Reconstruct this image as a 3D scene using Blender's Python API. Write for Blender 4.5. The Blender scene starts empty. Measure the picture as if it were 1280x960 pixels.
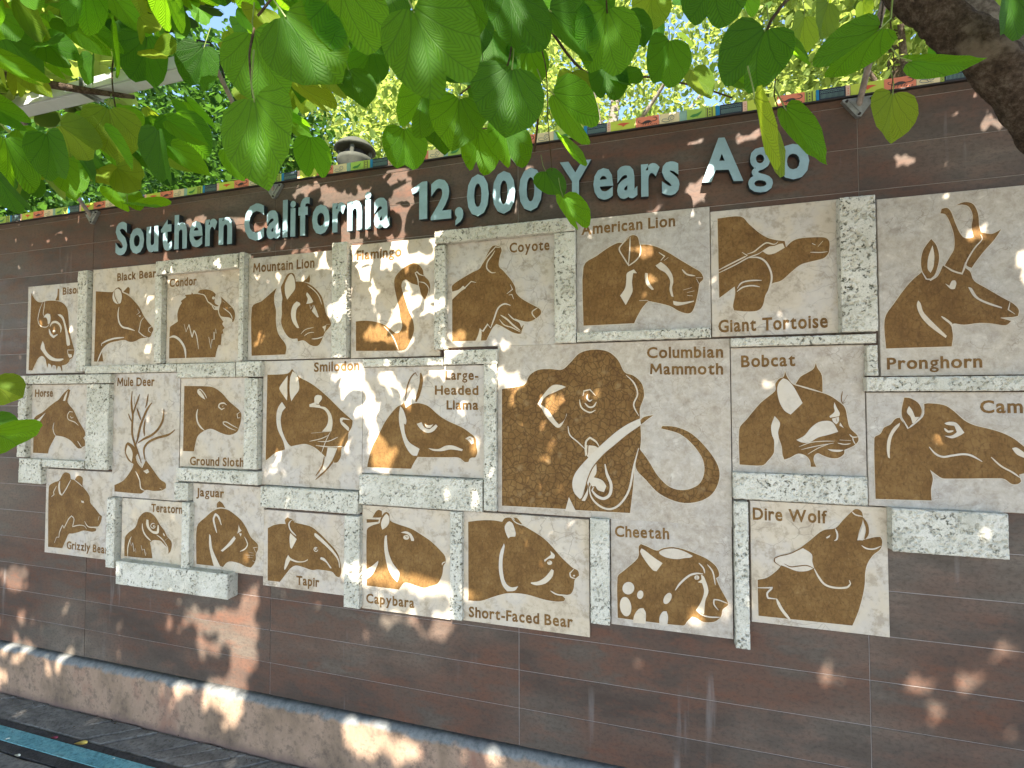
import bpy, math, random
from mathutils import Vector, Matrix, noise
from mathutils.geometry import tessellate_polygon
random.seed(7)
SC = bpy.context.scene
COL = SC.collection
R = math.radians

# ------------------------------------------------------------------ camera
F = 580.0                                   # focal length in photo pixels (1280 wide)
Lv = Vector((-2108, 20, F)).normalized()    # direction along the wall, to the left (right, down, forward)
Uv = Vector((-40, -21000, F)); Uv = (Uv - Lv * Uv.dot(Lv)).normalized()
Xv = -Lv; Yv = Uv.cross(Xv)
CAMM = Matrix((Xv, Yv, Uv))                 # world = CAMM @ camera vector
CP = Vector((0, -1.82, 1.65))               # eye 1.65 m above the paving, 1.82 m from the wall
cd = bpy.data.cameras.new('camera'); cam = bpy.data.objects.new('camera', cd); COL.objects.link(cam)
cd.sensor_width = 36; cd.lens = F / 1280 * 36; cd.clip_start = 0.02; cd.clip_end = 2000
rt, dn, fw = (CAMM @ Vector(v) for v in ((1, 0, 0), (0, 1, 0), (0, 0, 1)))
cam.matrix_world = Matrix((( rt.x, -dn.x, -fw.x, CP.x), (rt.y, -dn.y, -fw.y, CP.y), (rt.z, -dn.z, -fw.z, CP.z), (0, 0, 0, 1)))
SC.camera = cam

# ------------------------------------------------------------------ light
SUN = Vector((-0.10, 0.70, -0.70)).normalized()      # direction the sunlight travels
world = bpy.data.worlds.new('World'); SC.world = world; world.use_nodes = True
wn = world.node_tree.nodes; wl = world.node_tree.links
sky = wn.new('ShaderNodeTexSky'); sky.sky_type = 'NISHITA'; sky.sun_disc = False
sky.sun_elevation = math.asin(-SUN.z); sky.sun_rotation = math.atan2(-SUN.x, -SUN.y)
sky.air_density = 1.0; sky.dust_density = 0.6; sky.ozone_density = 1.5
wl.new(sky.outputs[0], wn['Background'].inputs[0]); wn['Background'].inputs[1].default_value = 0.11
sd = bpy.data.lights.new('sun', 'SUN'); sd.energy = 5.0; sd.angle = R(0.53); sd.color = (1, 0.91, 0.78)
so = bpy.data.objects.new('sun', sd); COL.objects.link(so)
so.rotation_euler = SUN.to_track_quat('-Z', 'Y').to_euler(); so.location = (0, -4, 8)
SC.view_settings.view_transform = 'Standard'; SC.view_settings.look = 'None'
SC.view_settings.exposure = 2.18; SC.view_settings.gamma = 1

# ------------------------------------------------------------------ helpers
def ray(px, py): return CAMM @ Vector((px - 640, py - 480, F))
def W(px, py, d=0.0):                       # point of the plane d metres in front of the wall face
    r = ray(px, py); t = (-d - CP.y) / r.y; p = CP + r * t
    return (p.x, p.z)
def at(px, py, Z): return CP + ray(px, py) * (Z / F)
def proj(p):
    c = CAMM.transposed() @ (Vector(p) - CP)
    return (640 + F * c.x / c.z, 480 + F * c.y / c.z, c.z) if c.z > 1e-3 else (0, 0, c.z)
def tag(o, label=None, cat=None, group=None, kind=None):
    if label: o['label'] = label
    if cat: o['category'] = cat
    if group: o['group'] = group
    if kind: o['kind'] = kind
    return o
def empty(name, loc=(0, 0, 0)):
    o = bpy.data.objects.new(name, None); o.location = loc; o.empty_display_size = .1; COL.objects.link(o); return o
def link(name, me, parent=None, mat=None, smooth=False):
    if mat is not None and not me.materials: me.materials.append(mat)
    o = bpy.data.objects.new(name, me); COL.objects.link(o)
    if parent is not None:
        o.parent = parent
        o.matrix_parent_inverse = Matrix.Translation(-Vector(parent.location))
    if smooth:
        me.polygons.foreach_set('use_smooth', [True] * len(me.polygons))
    return o
class MB:
    def __init__(s): s.v = []; s.f = []; s.m = []; s.mi = 0
    def add(s, vs, fs):
        n = len(s.v); s.v.extend(vs); s.f.extend([tuple(i + n for i in f) for f in fs]); s.m.extend([s.mi] * len(fs))
    def box(s, a, b):
        x0, y0, z0 = a; x1, y1, z1 = b
        s.add([(x0,y0,z0),(x1,y0,z0),(x1,y1,z0),(x0,y1,z0),(x0,y0,z1),(x1,y0,z1),(x1,y1,z1),(x0,y1,z1)],
              [(0,3,2,1),(4,5,6,7),(0,1,5,4),(1,2,6,5),(2,3,7,6),(3,0,4,7)])
    def tube(s, pts, rad, n=8, cap=True):
        pts = [Vector(p) for p in pts]
        if not isinstance(rad, (list, tuple)): rad = [rad] * len(pts)
        base = len(s.v); up = Vector((0.13, 0.31, 0.94)).normalized(); prev = None
        for i, p in enumerate(pts):
            d = (pts[min(i + 1, len(pts) - 1)] - pts[max(i - 1, 0)]).normalized()
            if prev is None: a = d.cross(up)
            else: a = prev - d * prev.dot(d)
            if a.length < 1e-4: a = d.orthogonal()
            a.normalize(); prev = a; b = d.cross(a)
            for k in range(n):
                t = 2 * math.pi * k / n
                s.v.append(tuple(p + (a * math.cos(t) + b * math.sin(t)) * rad[i]))
        for i in range(len(pts) - 1):
            for k in range(n):
                k2 = (k + 1) % n; q = base + i * n; s.f.append((q + k, q + k2, q + n + k2, q + n + k)); s.m.append(s.mi)
        if cap:
            s.f.append(tuple(base + k for k in range(n))[::-1]); s.m.append(s.mi)
            s.f.append(tuple(base + (len(pts) - 1) * n + k for k in range(n))); s.m.append(s.mi)
    def mesh(s, name):
        me = bpy.data.meshes.new(name); me.from_pydata([tuple(v) for v in s.v], [], s.f); me.update(); return me
    def build(s, name, mats, parent=None, smooth=False):
        me = s.mesh(name)
        if not isinstance(mats, (list, tuple)): mats = [mats]
        for m in mats: me.materials.append(m)
        if len(mats) > 1: me.polygons.foreach_set('material_index', s.m)
        return link(name, me, parent, None, smooth)

def catmull(pts, closed=True, sub=4, corner=58):
    n = len(pts); out = []
    P = [Vector(p) for p in pts]
    def sharp(i):
        if not closed and (i == 0 or i == n - 1): return True
        a = P[i] - P[i - 1]; b = P[(i + 1) % n] - P[i]
        if a.length < 1e-6 or b.length < 1e-6: return True
        return math.degrees(a.angle(b)) > corner
    sh = [sharp(i) for i in range(n)]
    def tan(i):
        if sh[i]: return Vector((0, 0))
        return (P[(i + 1) % n] - P[i - 1]) * 0.5
    for i in range(n if closed else n - 1):
        j = (i + 1) % n; a, b = P[i], P[j]; L = (b - a).length
        ta, tb = tan(i), tan(j)
        if sh[i] and sh[j]: out.append(tuple(a)); continue
        if sh[i]: ta = (b - a) * 0.6
        if sh[j]: tb = (b - a) * 0.6
        for t in (ta, tb):
            if t.length > L * 1.2: t *= L * 1.2 / t.length
        for k in range(sub):
            t = k / sub; t2 = t * t; t3 = t2 * t
            out.append(tuple(a * (2*t3 - 3*t2 + 1) + ta * (t3 - 2*t2 + t) + b * (-2*t3 + 3*t2) + tb * (t3 - t2)))
    if not closed: out.append(tuple(P[-1]))
    return out
def fill(mb, pts, y, yb=None):              # pts = [(x, z)] polygon on the plane y; yb gives it real thickness
    vs = [(p[0], y, p[1]) for p in pts]
    tris = tessellate_polygon([[Vector((p[0], p[1], 0)) for p in pts]])
    A = sum(pts[i - 1][0] * pts[i][1] - pts[i][0] * pts[i - 1][1] for i in range(len(pts)))
    fs = []
    for t in tris:
        a, b, c = (pts[i] for i in t)
        cr = (b[0]-a[0])*(c[1]-a[1]) - (b[1]-a[1])*(c[0]-a[0])
        fs.append(tuple(t) if cr > 0 else (t[0], t[2], t[1]))
    mb.add(vs, fs)
    if yb is not None:
        n = len(pts); vb = vs + [(p[0], yb, p[1]) for p in pts]
        mb.add(vb, [((i, i + n, (i+1) % n + n, (i+1) % n) if A > 0 else ((i+1) % n, (i+1) % n + n, i + n, i)) for i in range(n)])
def stroke(mb, pts, w, y, closed=False, taper=True):     # pts = [(x, z)], w = width in metres
    n = len(pts)
    if n < 2: return
    P = [Vector(p) for p in pts]; vs = []; L = [0]
    for i in range(1, n): L.append(L[-1] + (P[i] - P[i-1]).length)
    tot = L[-1] or 1
    for i in range(n):
        if closed: d = P[(i + 1) % n] - P[i - 1]
        else: d = P[min(i + 1, n - 1)] - P[max(i - 1, 0)]
        if d.length < 1e-9: d = Vector((1, 0))
        d.normalize(); nn = Vector((-d.y, d.x)); s = L[i] / tot
        k = 1.0 if closed or not taper else min(1.0, 0.35 + 3.2 * min(s, 1 - s))
        a = P[i] + nn * w * k / 2; b = P[i] - nn * w * k / 2
        vs += [(a.x, y, a.y), (b.x, y, b.y)]
    fs = [(2*i, 2*i+1, 2*i+3, 2*i+2) for i in range(n - 1)]
    if closed: fs.append((2*n-2, 2*n-1, 1, 0))
    mb.add(vs, fs)

# ------------------------------------------------------------------ materials
class NT:
    def __init__(s, name):
        s.mat = bpy.data.materials.new(name); s.mat.use_nodes = True
        s.n = s.mat.node_tree.nodes; s.l = s.mat.node_tree.links; s.b = s.n['Principled BSDF']; s.out = s.n['Material Output']
    def put(s, sock, v):
        if v is None: return
        if hasattr(v, 'is_output') or isinstance(v, bpy.types.NodeSocket): s.l.new(v, sock)
        elif isinstance(v, tuple) and len(v) == 3 and len(sock.default_value) == 4: sock.default_value = (*v, 1)
        else: sock.default_value = v
    def node(s, t, ins=None, out=0, **kw):
        nd = s.n.new(t)
        for k, v in kw.items(): setattr(nd, k, v)
        for k, v in (ins or {}).items(): s.put(nd.inputs[k], v)
        return nd.outputs[out]
    def pos(s): return s.node('ShaderNodeNewGeometry', out='Position')
    def objc(s): return s.node('ShaderNodeTexCoord', out='Object')
    def rnd(s): return s.node('ShaderNodeObjectInfo', out='Random')
    def mul(s, v, sc): return s.node('ShaderNodeVectorMath', {0: v, 1: sc}, operation='MULTIPLY')
    def addv(s, v, w): return s.node('ShaderNodeVectorMath', {0: v, 1: w}, operation='ADD')
    def m(s, op, a, b=0.0, c=0.0, clamp=False): return s.node('ShaderNodeMath', {0: a, 1: b, 2: c}, operation=op, use_clamp=clamp)
    def noise(s, v, sc, det=4, rough=.55, out=0): return s.node('ShaderNodeTexNoise', {'Vector': v, 'Scale': sc, 'Detail': det, 'Roughness': rough}, out)
    def vor(s, v, sc, feature='F1', out='Distance', rnd=1.0): return s.node('ShaderNodeTexVoronoi', {'Vector': v, 'Scale': sc, 'Randomness': rnd}, out, feature=feature)
    def ramp(s, f, stops, out=0):
        nd = s.n.new('ShaderNodeValToRGB'); s.put(nd.inputs[0], f); e = nd.color_ramp.elements
        while len(e) < len(stops): e.new(.5)
        for el, (p, c) in zip(e, stops): el.position = p; el.color = (*c, 1) if isinstance(c, tuple) else (c, c, c, 1)
        return nd.outputs[out]
    def mix(s, f, a, b, blend='MIX'):
        nd = s.n.new('ShaderNodeMix'); nd.data_type = 'RGBA'; nd.blend_type = blend
        s.put(nd.inputs[0], f); s.put(nd.inputs[6], a); s.put(nd.inputs[7], b); return nd.outputs[2]
    def bump(s, h, st=.3, dist=.002): return s.node('ShaderNodeBump', {'Height': h, 'Strength': st, 'Distance': dist})
    def done(s, col=None, rough=None, nrm=None, metal=None, spec=None):
        if col is not None: s.put(s.b.inputs['Base Color'], col)
        if rough is not None: s.put(s.b.inputs['Roughness'], rough)
        if nrm is not None: s.put(s.b.inputs['Normal'], nrm)
        if metal is not None: s.put(s.b.inputs['Metallic'], metal)
        if spec is not None: s.put(s.b.inputs['Specular IOR Level'], spec)
        return s.mat
MAT = {}
def m_plank():
    t = NT('rusty porcelain plank'); p = t.pos(); r = t.rnd()
    off = t.node('ShaderNodeCombineXYZ', {0: t.m('MULTIPLY', r, 37.0), 1: 0.0, 2: t.m('MULTIPLY', r, 11.0)})
    v = t.mul(t.addv(p, off), (1.0, 1.0, 2.6))
    n1 = t.noise(v, 1.6, 6, .62); n2 = t.noise(v, 7.0, 5, .65); n3 = t.noise(t.mul(p, (1, 1, 1.6)), 60, 5, .75)
    base = t.ramp(n1, [(.30, (.052, .037, .030)), (.43, (.078, .056, .045)), (.52, (.112, .064, .046)), (.60, (.092, .072, .058)), (.74, (.145, .120, .096))])
    rust = t.ramp(n2, [(.50, 0.0), (.66, .6)])
    base = t.mix(rust, base, (.14, .060, .036))
    grey = t.ramp(t.noise(t.mul(p, (1, 1, 2.6)), .9, 3, .5), [(.48, 0.0), (.68, .8)])
    base = t.mix(grey, base, t.ramp(n2, [(.3, (.085, .074, .060)), (.7, (.185, .160, .130))]))
    base = t.mix(t.ramp(n3, [(.38, .45), (.52, 0.0)]), base, (.045, .034, .029))
    # lime runs that stain the cladding below the joints
    st = t.noise(t.mul(p, (14, 1, 1.1)), 1.0, 4, .6); st2 = t.noise(p, 2.1, 2, .5)
    k = t.m('MULTIPLY', t.ramp(st, [(.60, 0.0), (.72, .6)]), t.ramp(st2, [(.5, 0.0), (.62, 1.0)]))
    base = t.mix(k, base, (.26, .24, .23))
    return t.done(base, t.ramp(n2, [(.3, .42), (.7, .66)]), t.bump(n3, .25, .0015), spec=.22)
def m_tile(brec=0.0, lite=1.0):
    t = NT('honed limestone'); p = t.pos(); r = t.rnd()
    off = t.node('ShaderNodeCombineXYZ', {0: t.m('MULTIPLY', r, 53.0), 1: 0.0, 2: t.m('MULTIPLY', r, 29.0)})
    v = t.addv(p, off); n1 = t.noise(v, 5.5, 6, .62); n2 = t.noise(v, 26, 5, .7)
    base = t.ramp(n1, [(.30, (.42, .355, .275)), (.45, (.53, .465, .375)), (.56, (.49, .45, .405)), (.72, (.62, .565, .48))])
    base = t.mix(t.ramp(n2, [(.36, .6), (.50, 0.0)]), base, (.26, .21, .155))
    base = t.mix(t.ramp(n2, [(.56, 0.0), (.70, .7)]), base, (.56, .51, .42))
    dv = t.addv(v, t.mul(t.noise(v, 9, 3, .6, out=1), (.06, .06, .06)))
    cr = t.vor(dv, 13, 'DISTANCE_TO_EDGE'); msk = t.ramp(t.noise(v, 3.1, 2), [(.48, 0.0), (.6, 1.0)])
    base = t.mix(t.m('MULTIPLY', t.ramp(cr, [(0.0, .55), (.022, 0.0)]), msk), base, (.16, .13, .105))
    if brec:
        pv = t.addv(v, t.mul(t.noise(v, 16, 3, .6, out=1), (.05, .05, .05)))
        n5 = t.noise(pv, 34, 6, .75); n6 = t.noise(pv, 11, 4, .6)
        base = t.mix(.55, base, t.ramp(n5, [(.34, (.235, .205, .175)), (.48, (.36, .335, .305)), (.60, (.45, .43, .40)), (.70, (.62, .60, .56))]))
        base = t.mix(t.m('MULTIPLY', t.ramp(t.vor(pv, 21), [(.10, .75), (.22, 0.0)]), t.ramp(n6, [(.45, 0.0), (.6, 1.0)])), base, (.60, .58, .53))
        base = t.mix(t.m('MULTIPLY', t.ramp(t.vor(pv, 30, 'DISTANCE_TO_EDGE'), [(0.0, .7), (.03, 0.0)]), t.ramp(n6, [(.5, 0.0), (.62, 1.0)])), base, (.20, .165, .13))
    if lite != 1.0: base = t.mix(.55, base, (.62, .55, .44))
    tint = t.ramp(r, [(0.0, (1.0, .96, .90)), (.5, (.96, .97, 1.0)), (1.0, (1.03, 1.0, .93))])
    base = t.mix(1.0, base, tint, 'MULTIPLY')
    return t.done(base, .5, t.bump(n2, .2, .001), spec=.4)
def m_engraved(brec=0.0):
    t = NT('sandblasted brown relief'); p = t.pos(); r = t.rnd()
    n1 = t.noise(p, 16, 5, .6); n2 = t.noise(t.mul(p, (1.6, 1, .9)), 70, 4, .7)
    base = t.ramp(n1, [(.3, (.140, .072, .022)), (.5, (.182, .098, .030)), (.72, (.235, .136, .048))])
    c = t.vor(t.addv(p, t.mul(t.noise(p, 20, 2, .5, out=1), (.03, .03, .03))), 42, 'DISTANCE_TO_EDGE')
    base = t.mix(t.ramp(c, [(0.0, .3 + .5 * brec), (.10, 0.0)]), base, (.072, .036, .012))
    if brec:
        peb = t.vor(t.addv(p, t.mul(t.noise(p, 16, 3, .6, out=1), (.05, .05, .05))), 17)
        base = t.mix(t.ramp(peb, [(.10, .5), (.26, 0.0)]), base, (.30, .20, .095))
    base = t.mix(t.ramp(n2, [(.34, .55), (.48, 0.0)]), base, (.080, .038, .012))
    base = t.mix(t.ramp(n2, [(.60, 0.0), (.74, .5)]), base, (.33, .22, .11))
    return t.done(base, .75, t.bump(n2, .5, .0015), spec=.25)
def m_block():
    t = NT('pitted coral stone'); p = t.pos()
    n1 = t.noise(p, 11, 4, .6)
    base = t.ramp(n1, [(.3, (.49, .475, .405)), (.55, (.63, .61, .535)), (.75, (.70, .675, .61))])
    v = t.addv(p, t.mul(t.noise(p, 60, 3, .6, out=1), (.014, .014, .014)))
    h = t.noise(v, 82, 3, .6); msk = t.ramp(t.noise(p, 9, 3), [(.36, 0.06), (.62, 1.0)])
    pore = t.m('MULTIPLY', t.ramp(h, [(.365, 1.0), (.425, 0.0)]), msk, clamp=True)
    base = t.mix(pore, base, (.085, .085, .058))
    fine = t.noise(p, 260, 3, .7)
    base = t.mix(t.ramp(fine, [(.3, .6), (.52, 0.0)]), base, (.27, .265, .19))
    hh = t.m('SUBTRACT', fine, t.m('MULTIPLY', pore, 2.4))
    return t.done(base, .9, t.bump(hh, .7, .002), spec=.2)
def simple(name, col, rough=.6, metal=0.0, var=.25, sc=30, bump=.15, spec=.5):
    t = NT(name); p = t.pos(); n = t.noise(p, sc, 5, .6)
    d = tuple(c * (1 - var) for c in col); l = tuple(min(1, c * (1 + var)) for c in col)
    return t.done(t.ramp(n, [(.3, d), (.7, l)]), rough, t.bump(n, bump, .001), metal, spec)
def m_plinth():
    t = NT('stained concrete plinth'); p = t.pos()
    n1 = t.noise(t.mul(p, (1, 1, .7)), 4.2, 6, .65); n2 = t.noise(p, 38, 5, .7)
    base = t.ramp(n1, [(.3, (.11, .08, .06)), (.42, (.23, .16, .11)), (.56, (.32, .22, .155)), (.72, (.25, .135, .095))])
    base = t.mix(t.ramp(n2, [(.36, .6), (.5, 0.0)]), base, (.10, .075, .06))
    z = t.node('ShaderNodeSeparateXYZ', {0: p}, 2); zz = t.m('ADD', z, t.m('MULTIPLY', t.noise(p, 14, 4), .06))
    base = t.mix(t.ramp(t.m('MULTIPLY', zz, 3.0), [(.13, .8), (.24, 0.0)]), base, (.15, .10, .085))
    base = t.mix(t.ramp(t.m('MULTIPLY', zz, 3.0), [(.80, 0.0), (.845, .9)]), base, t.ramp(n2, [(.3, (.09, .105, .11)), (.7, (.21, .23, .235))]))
    return t.done(base, .85, t.bump(n2, .5, .003), spec=.25)
def m_paving(name, a, b, c):
    t = NT(name); p = t.pos(); n1 = t.noise(t.mul(p, (1, 2.2, 1)), 6, 6, .65); n2 = t.noise(p, 55, 5, .7)
    base = t.ramp(n1, [(.3, a), (.5, b), (.72, c)]); base = t.mix(t.ramp(n2, [(.36, .6), (.52, 0.0)]), base, tuple(x * .4 for x in a))
    return t.done(base, .85, t.bump(t.m('ADD', n1, n2), .6, .006), spec=.25)
def m_leaf(name, dark, light, trans, tm=.5, veins=True, hue=.25):
    t = NT(name); r = t.rnd(); rr = t.node('ShaderNodeNewGeometry', out='Random Per Island')
    rv = t.m('FRACT', t.m('ADD', r, rr)); p = t.objc()
    n = t.noise(p, 14 if veins else 3, 3, .6)
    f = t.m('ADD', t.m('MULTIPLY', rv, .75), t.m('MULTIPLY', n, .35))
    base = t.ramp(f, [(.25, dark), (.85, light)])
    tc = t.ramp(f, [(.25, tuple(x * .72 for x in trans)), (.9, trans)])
    nrm = None
    if veins:
        uv = t.node('ShaderNodeUVMap'); sx = t.node('ShaderNodeSeparateXYZ', {0: uv}, 0); sy = t.node('ShaderNodeSeparateXYZ', {0: uv}, 1)
        ax = t.m('ABSOLUTE', sx); ang = t.m('ARCTAN2', ax, t.m('ADD', t.m('MULTIPLY', sy, -1.0), .10))
        rad = t.m('SQRT', t.m('ADD', t.m('MULTIPLY', sx, sx), t.m('MULTIPLY', sy, sy)))
        bend = t.m('SUBTRACT', ang, t.m('MULTIPLY', rad, .28))
        q = t.m('PINGPONG', t.m('ADD', bend, 0.0), .19)
        wid = t.m('MULTIPLY', q, rad)
        main = t.ramp(wid, [(0.0, 1.0), (.011, 0.0)])
        q2 = t.m('PINGPONG', t.m('ADD', t.m('SUBTRACT', rad, t.m('MULTIPLY', q, 1.1)), t.m('MULTIPLY', n, .05)), .035)
        sec = t.ramp(q2, [(0.0, .62), (.020, 0.0)])
        vein = t.m('MAXIMUM', main, sec)
        base = t.mix(t.m('MULTIPLY', vein, .25), base, tuple(min(1, x * 1.7 + .02) for x in light))
        tc = t.mix(t.m('MULTIPLY', vein, .8), tc, tuple(x * .30 for x in trans))
        spot = t.ramp(t.noise(p, 42, 3, .7), [(.70, 0.0), (.76, .8)])
        base = t.mix(spot, base, (.16, .12, .03)); tc = t.mix(spot, tc, (.14, .10, .02))
        nrm = t.bump(t.m('MULTIPLY', vein, -1.0), .28, .02)
    t.done(base, .55, nrm, spec=.18)
    tr = t.n.new('ShaderNodeBsdfTranslucent'); t.put(tr.inputs[0], tc)
    if nrm is not None: t.put(tr.inputs[1], nrm)
    mx = t.n.new('ShaderNodeMixShader'); mx.inputs[0].default_value = tm
    t.l.new(t.b.outputs[0], mx.inputs[1]); t.l.new(tr.outputs[0], mx.inputs[2]); t.l.new(mx.outputs[0], t.out.inputs[0])
    return t.mat
def m_bark(name, a, b, c):
    t = NT(name); p = t.pos(); n = t.noise(t.mul(p, (1, 1, 1)), 58, 7, .78); n2 = t.noise(p, 210, 4, .75)
    l = t.noise(p, 9, 4, .6)
    base = t.ramp(n, [(.36, a), (.5, b), (.66, c)]); base = t.mix(t.ramp(l, [(.56, 0.0), (.64, .7)]), base, tuple(min(1, x * 1.5) for x in c))
    return t.done(base, .9, t.bump(t.m('ADD', n, t.m('MULTIPLY', n2, .5)), 1.0, .02), spec=.2)
MAT['plank'] = m_plank(); MAT['tile'] = m_tile(); MAT['tile_brec'] = m_tile(1.0); MAT['raised'] = m_tile(0.0, 2.0); MAT['eng_brec'] = m_engraved(1.0); MAT['engraved'] = m_engraved(); MAT['block'] = m_block()
MAT['cut'] = simple('pale limestone rim highlight', (.56, .49, .38), .7, var=.15)  # pale stone colour that paints a bright edge around each head
MAT['grout'] = simple('pale grout', (.30, .265, .245), .9, var=.2, sc=12)
MAT['dark_metal'] = simple('dark bronze trim', (.035, .028, .026), .5, .3)
MAT['letter'] = simple('satin blue grey metal', (.27, .40, .455), .40, .2, var=.16, sc=18, bump=.05)
MAT['letter_side'] = simple('letter return', (.03, .04, .045), .5, .3)
MAT['steel'] = simple('galvanised steel', (.30, .31, .30), .45, .6, var=.3, sc=40)
MAT['rod'] = simple('weathered steel rod', (.24, .20, .17), .55, .4, var=.4, sc=60)
MAT['alu'] = simple('light grey housing', (.50, .54, .55), .4, .35, var=.12, sc=14)
MAT['glass'] = simple('frosted lens', (.62, .68, .70), .25, .0, var=.05)
MAT['cable'] = simple('black cable', (.012, .012, .013), .5)
MAT['plinth'] = m_plinth()
MAT['paving'] = m_paving('stamped slate paving', (.115, .108, .098), (.185, .174, .158), (.27, .25, .22))
MAT['dark_strip'] = m_paving('dark edging', (.035, .034, .034), (.055, .052, .05), (.08, .075, .07))
MAT['turquoise'] = m_paving('turquoise painted strip', (.10, .27, .31), (.15, .37, .41), (.24, .45, .47))
MAT['soil'] = m_paving('leaf litter soil', (.10, .075, .05), (.16, .12, .08), (.22, .18, .12))
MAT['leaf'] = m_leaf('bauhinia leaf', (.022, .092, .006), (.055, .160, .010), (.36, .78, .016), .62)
MAT['leaf_dark'] = m_leaf('bauhinia leaf in deep shade', (.014, .058, .006), (.028, .092, .009), (.20, .52, .014), .56)  # shaded copy of the leaf, deep shade put into a darker colour
MAT['leaf_yellow'] = m_leaf('sunlit yellow green leaf', (.060, .135, .010), (.15, .22, .016), (.50, .66, .03), .55)  # sunlit copy of the leaf, sun glow put into a yellower colour
MAT['canopy'] = m_leaf('canopy leaf', (.035, .085, .014), (.06, .13, .02), (.16, .30, .03), .3, veins=False)
MAT['bg_leaf'] = m_leaf('small background leaf', (.02, .07, .008), (.42, .50, .17), (.52, .64, .12), .45, veins=False)
MAT['bg_dark'] = m_leaf('dark background leaf', (.012, .040, .010), (.06, .14, .022), (.12, .28, .03), .4, veins=False)  # darker copy of the background leaf, deep shade at left put into it
MAT['bark'] = m_bark('brown bark', (.040, .029, .021), (.105, .074, .052), (.22, .175, .135))
MAT['bark_grey'] = m_bark('grey bark', (.12, .10, .085), (.24, .21, .18), (.42, .38, .33))
MAT['twig'] = m_bark('thin twig', (.06, .04, .022), (.11, .075, .04), (.17, .13, .07))
MAT['stem'] = simple('green leaf stalk', (.16, .22, .05), .5)
MAT['yellow_leaf'] = simple('dry yellow leaf', (.50, .36, .07), .6); MAT['red_petal'] = simple('magenta petal', (.22, .02, .05), .6)
MAT['pale_petal'] = simple('pale petal', (.6, .6, .5), .6)
MAT['lantern'] = simple('mossy cast stone', (.040, .042, .028), .85, var=.35, sc=14); MAT['black'] = simple('black opening shade', (.008, .008, .008), .8)

# ------------------------------------------------------------------ ground and wall
GZ = 0.015
mb = MB(); mb.box((-60, -60, -.4), (60, 80, -.025)); g = mb.build('ground', MAT['soil']); tag(g, kind='structure')
mb = MB(); mb.box((-9, -.19, -.02), (6, .1, GZ - .007)); s = mb.build('pavement', MAT['paving']); tag(s, kind='structure')
rp = random.Random(3)
def slab(x0, x1, y0, y1, sk, mat, parent, name='paving_stone'):
    j = .0024; mb = MB(); zt = GZ + rp.uniform(-.0015, .003)
    q = [(x0 + j + sk, y0 + j), (x1 - j + sk, y0 + j), (x1 - j - sk, y1 - j), (x0 + j - sk, y1 - j)]
    q = [(a + rp.uniform(-.02, .02), b) for a, b in q]
    # wavy broken outline
    pts = []
    for i in range(4):
        a, b = Vector(q[i]), Vector(q[(i + 1) % 4]); pts.append(a)
        for k in (1, 2):
            m_ = a.lerp(b, k / 3); n_ = (b - a).orthogonal().normalized(); pts.append(m_ + n_ * rp.uniform(-.003, .003))
    c = sum(pts, Vector((0, 0))) / 12; inn = [p + (c - p).normalized() * .008 for p in pts]
    vs = [(p.x, p.y, zt - .004) for p in pts] + [(p.x, p.y, zt + rp.uniform(-.001, .001)) for p in inn] + [(p.x, p.y, zt - .03) for p in pts] + [(c.x, c.y, zt + .001)]
    fs = []
    for i in range(12):
        k = (i + 1) % 12; fs += [(i, k, 12 + k, 12 + i), (24 + i, 24 + k, k, i), (12 + i, 12 + k, 36)]
    mb.add(vs, fs); return mb.build(name, mat, parent)
x = -4.6
while x < 1.6:
    w = rp.uniform(.09, .26); slab(x, x + w, -.186, -.046, -.10, MAT['paving'], s); x += w
def strip(name, y0, y1, z, mat):
    mb = MB(); x = -9.0
    while x < 6:
        mb.box((x + .001, y0, -.02), (x + 1.199, y1, z)); x += 1.2
    return mb
e = strip('dark', -.222, -.19, GZ + .002, None).build('dark_edging_strip', MAT['dark_strip']); tag(e, kind='structure')
e = strip('tq', -.288, -.2225, GZ + .004, None).build('turquoise_strip', MAT['turquoise']); tag(e, kind='structure')
e = strip('dark', -.33, -.2885, GZ + .001, None).build('dark_edging_strip', MAT['dark_strip']); tag(e, kind='structure')
mb = MB(); mb.box((-9, -9, -.02), (6, -.331, GZ - .012)); path = mb.build('path', MAT['dark_strip']); tag(path, kind='structure')
y = -.334
for row in range(5):
    h = rp.uniform(.15, .2); x = -4.4 + rp.uniform(0, .3)
    while x < 1.4:
        w = rp.uniform(.2, .4); slab(x, x + w, y - h, y, -.08, MAT['paving'], path); x += w
    y -= h
mb = MB(); mb.box((-9, -9, -.019), (6, y, GZ - .001)); f_ = mb.build('path_far_side', MAT['paving']); tag(f_, kind='structure')

wall = empty('clad_wall', (0, 0, 0)); tag(wall, 'long rust brown plank clad wall on a concrete plinth carrying all the stone tiles', 'wall')
mb = MB(); mb.box((-8.1, .0022, -.02), (4.3, .30, 2.668)); mb.build('wall_core', MAT['grout'], wall)
JX = [-2.874 + 1.2 * k for k in range(-4, 6)]; ZB = .4122; H = .1489
mb = MB(); mb.box((-.5985, 0, 0), (.5985, .010, H - .0029)); plank_me = mb.mesh('plank'); plank_me.materials.append(MAT['plank'])
mb = MB(); mb.box((-.5985, 0, 0), (.5985, .010, .0285)); cap_me = mb.mesh('plank_cut'); cap_me.materials.append(MAT['plank'])
for xj in JX:
    for k in range(-1, 17):
        if k < 16: z = ZB + H * (k - 1) + .0013 if k >= 0 else .1146
        if k == -1: continue
        o = link('plank', plank_me if k < 16 else cap_me, wall)
        z = ZB + H * (k - 1) + .0013
        o.location = (xj + .6, rp.uniform(-.0008, .0006), z)
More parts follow.
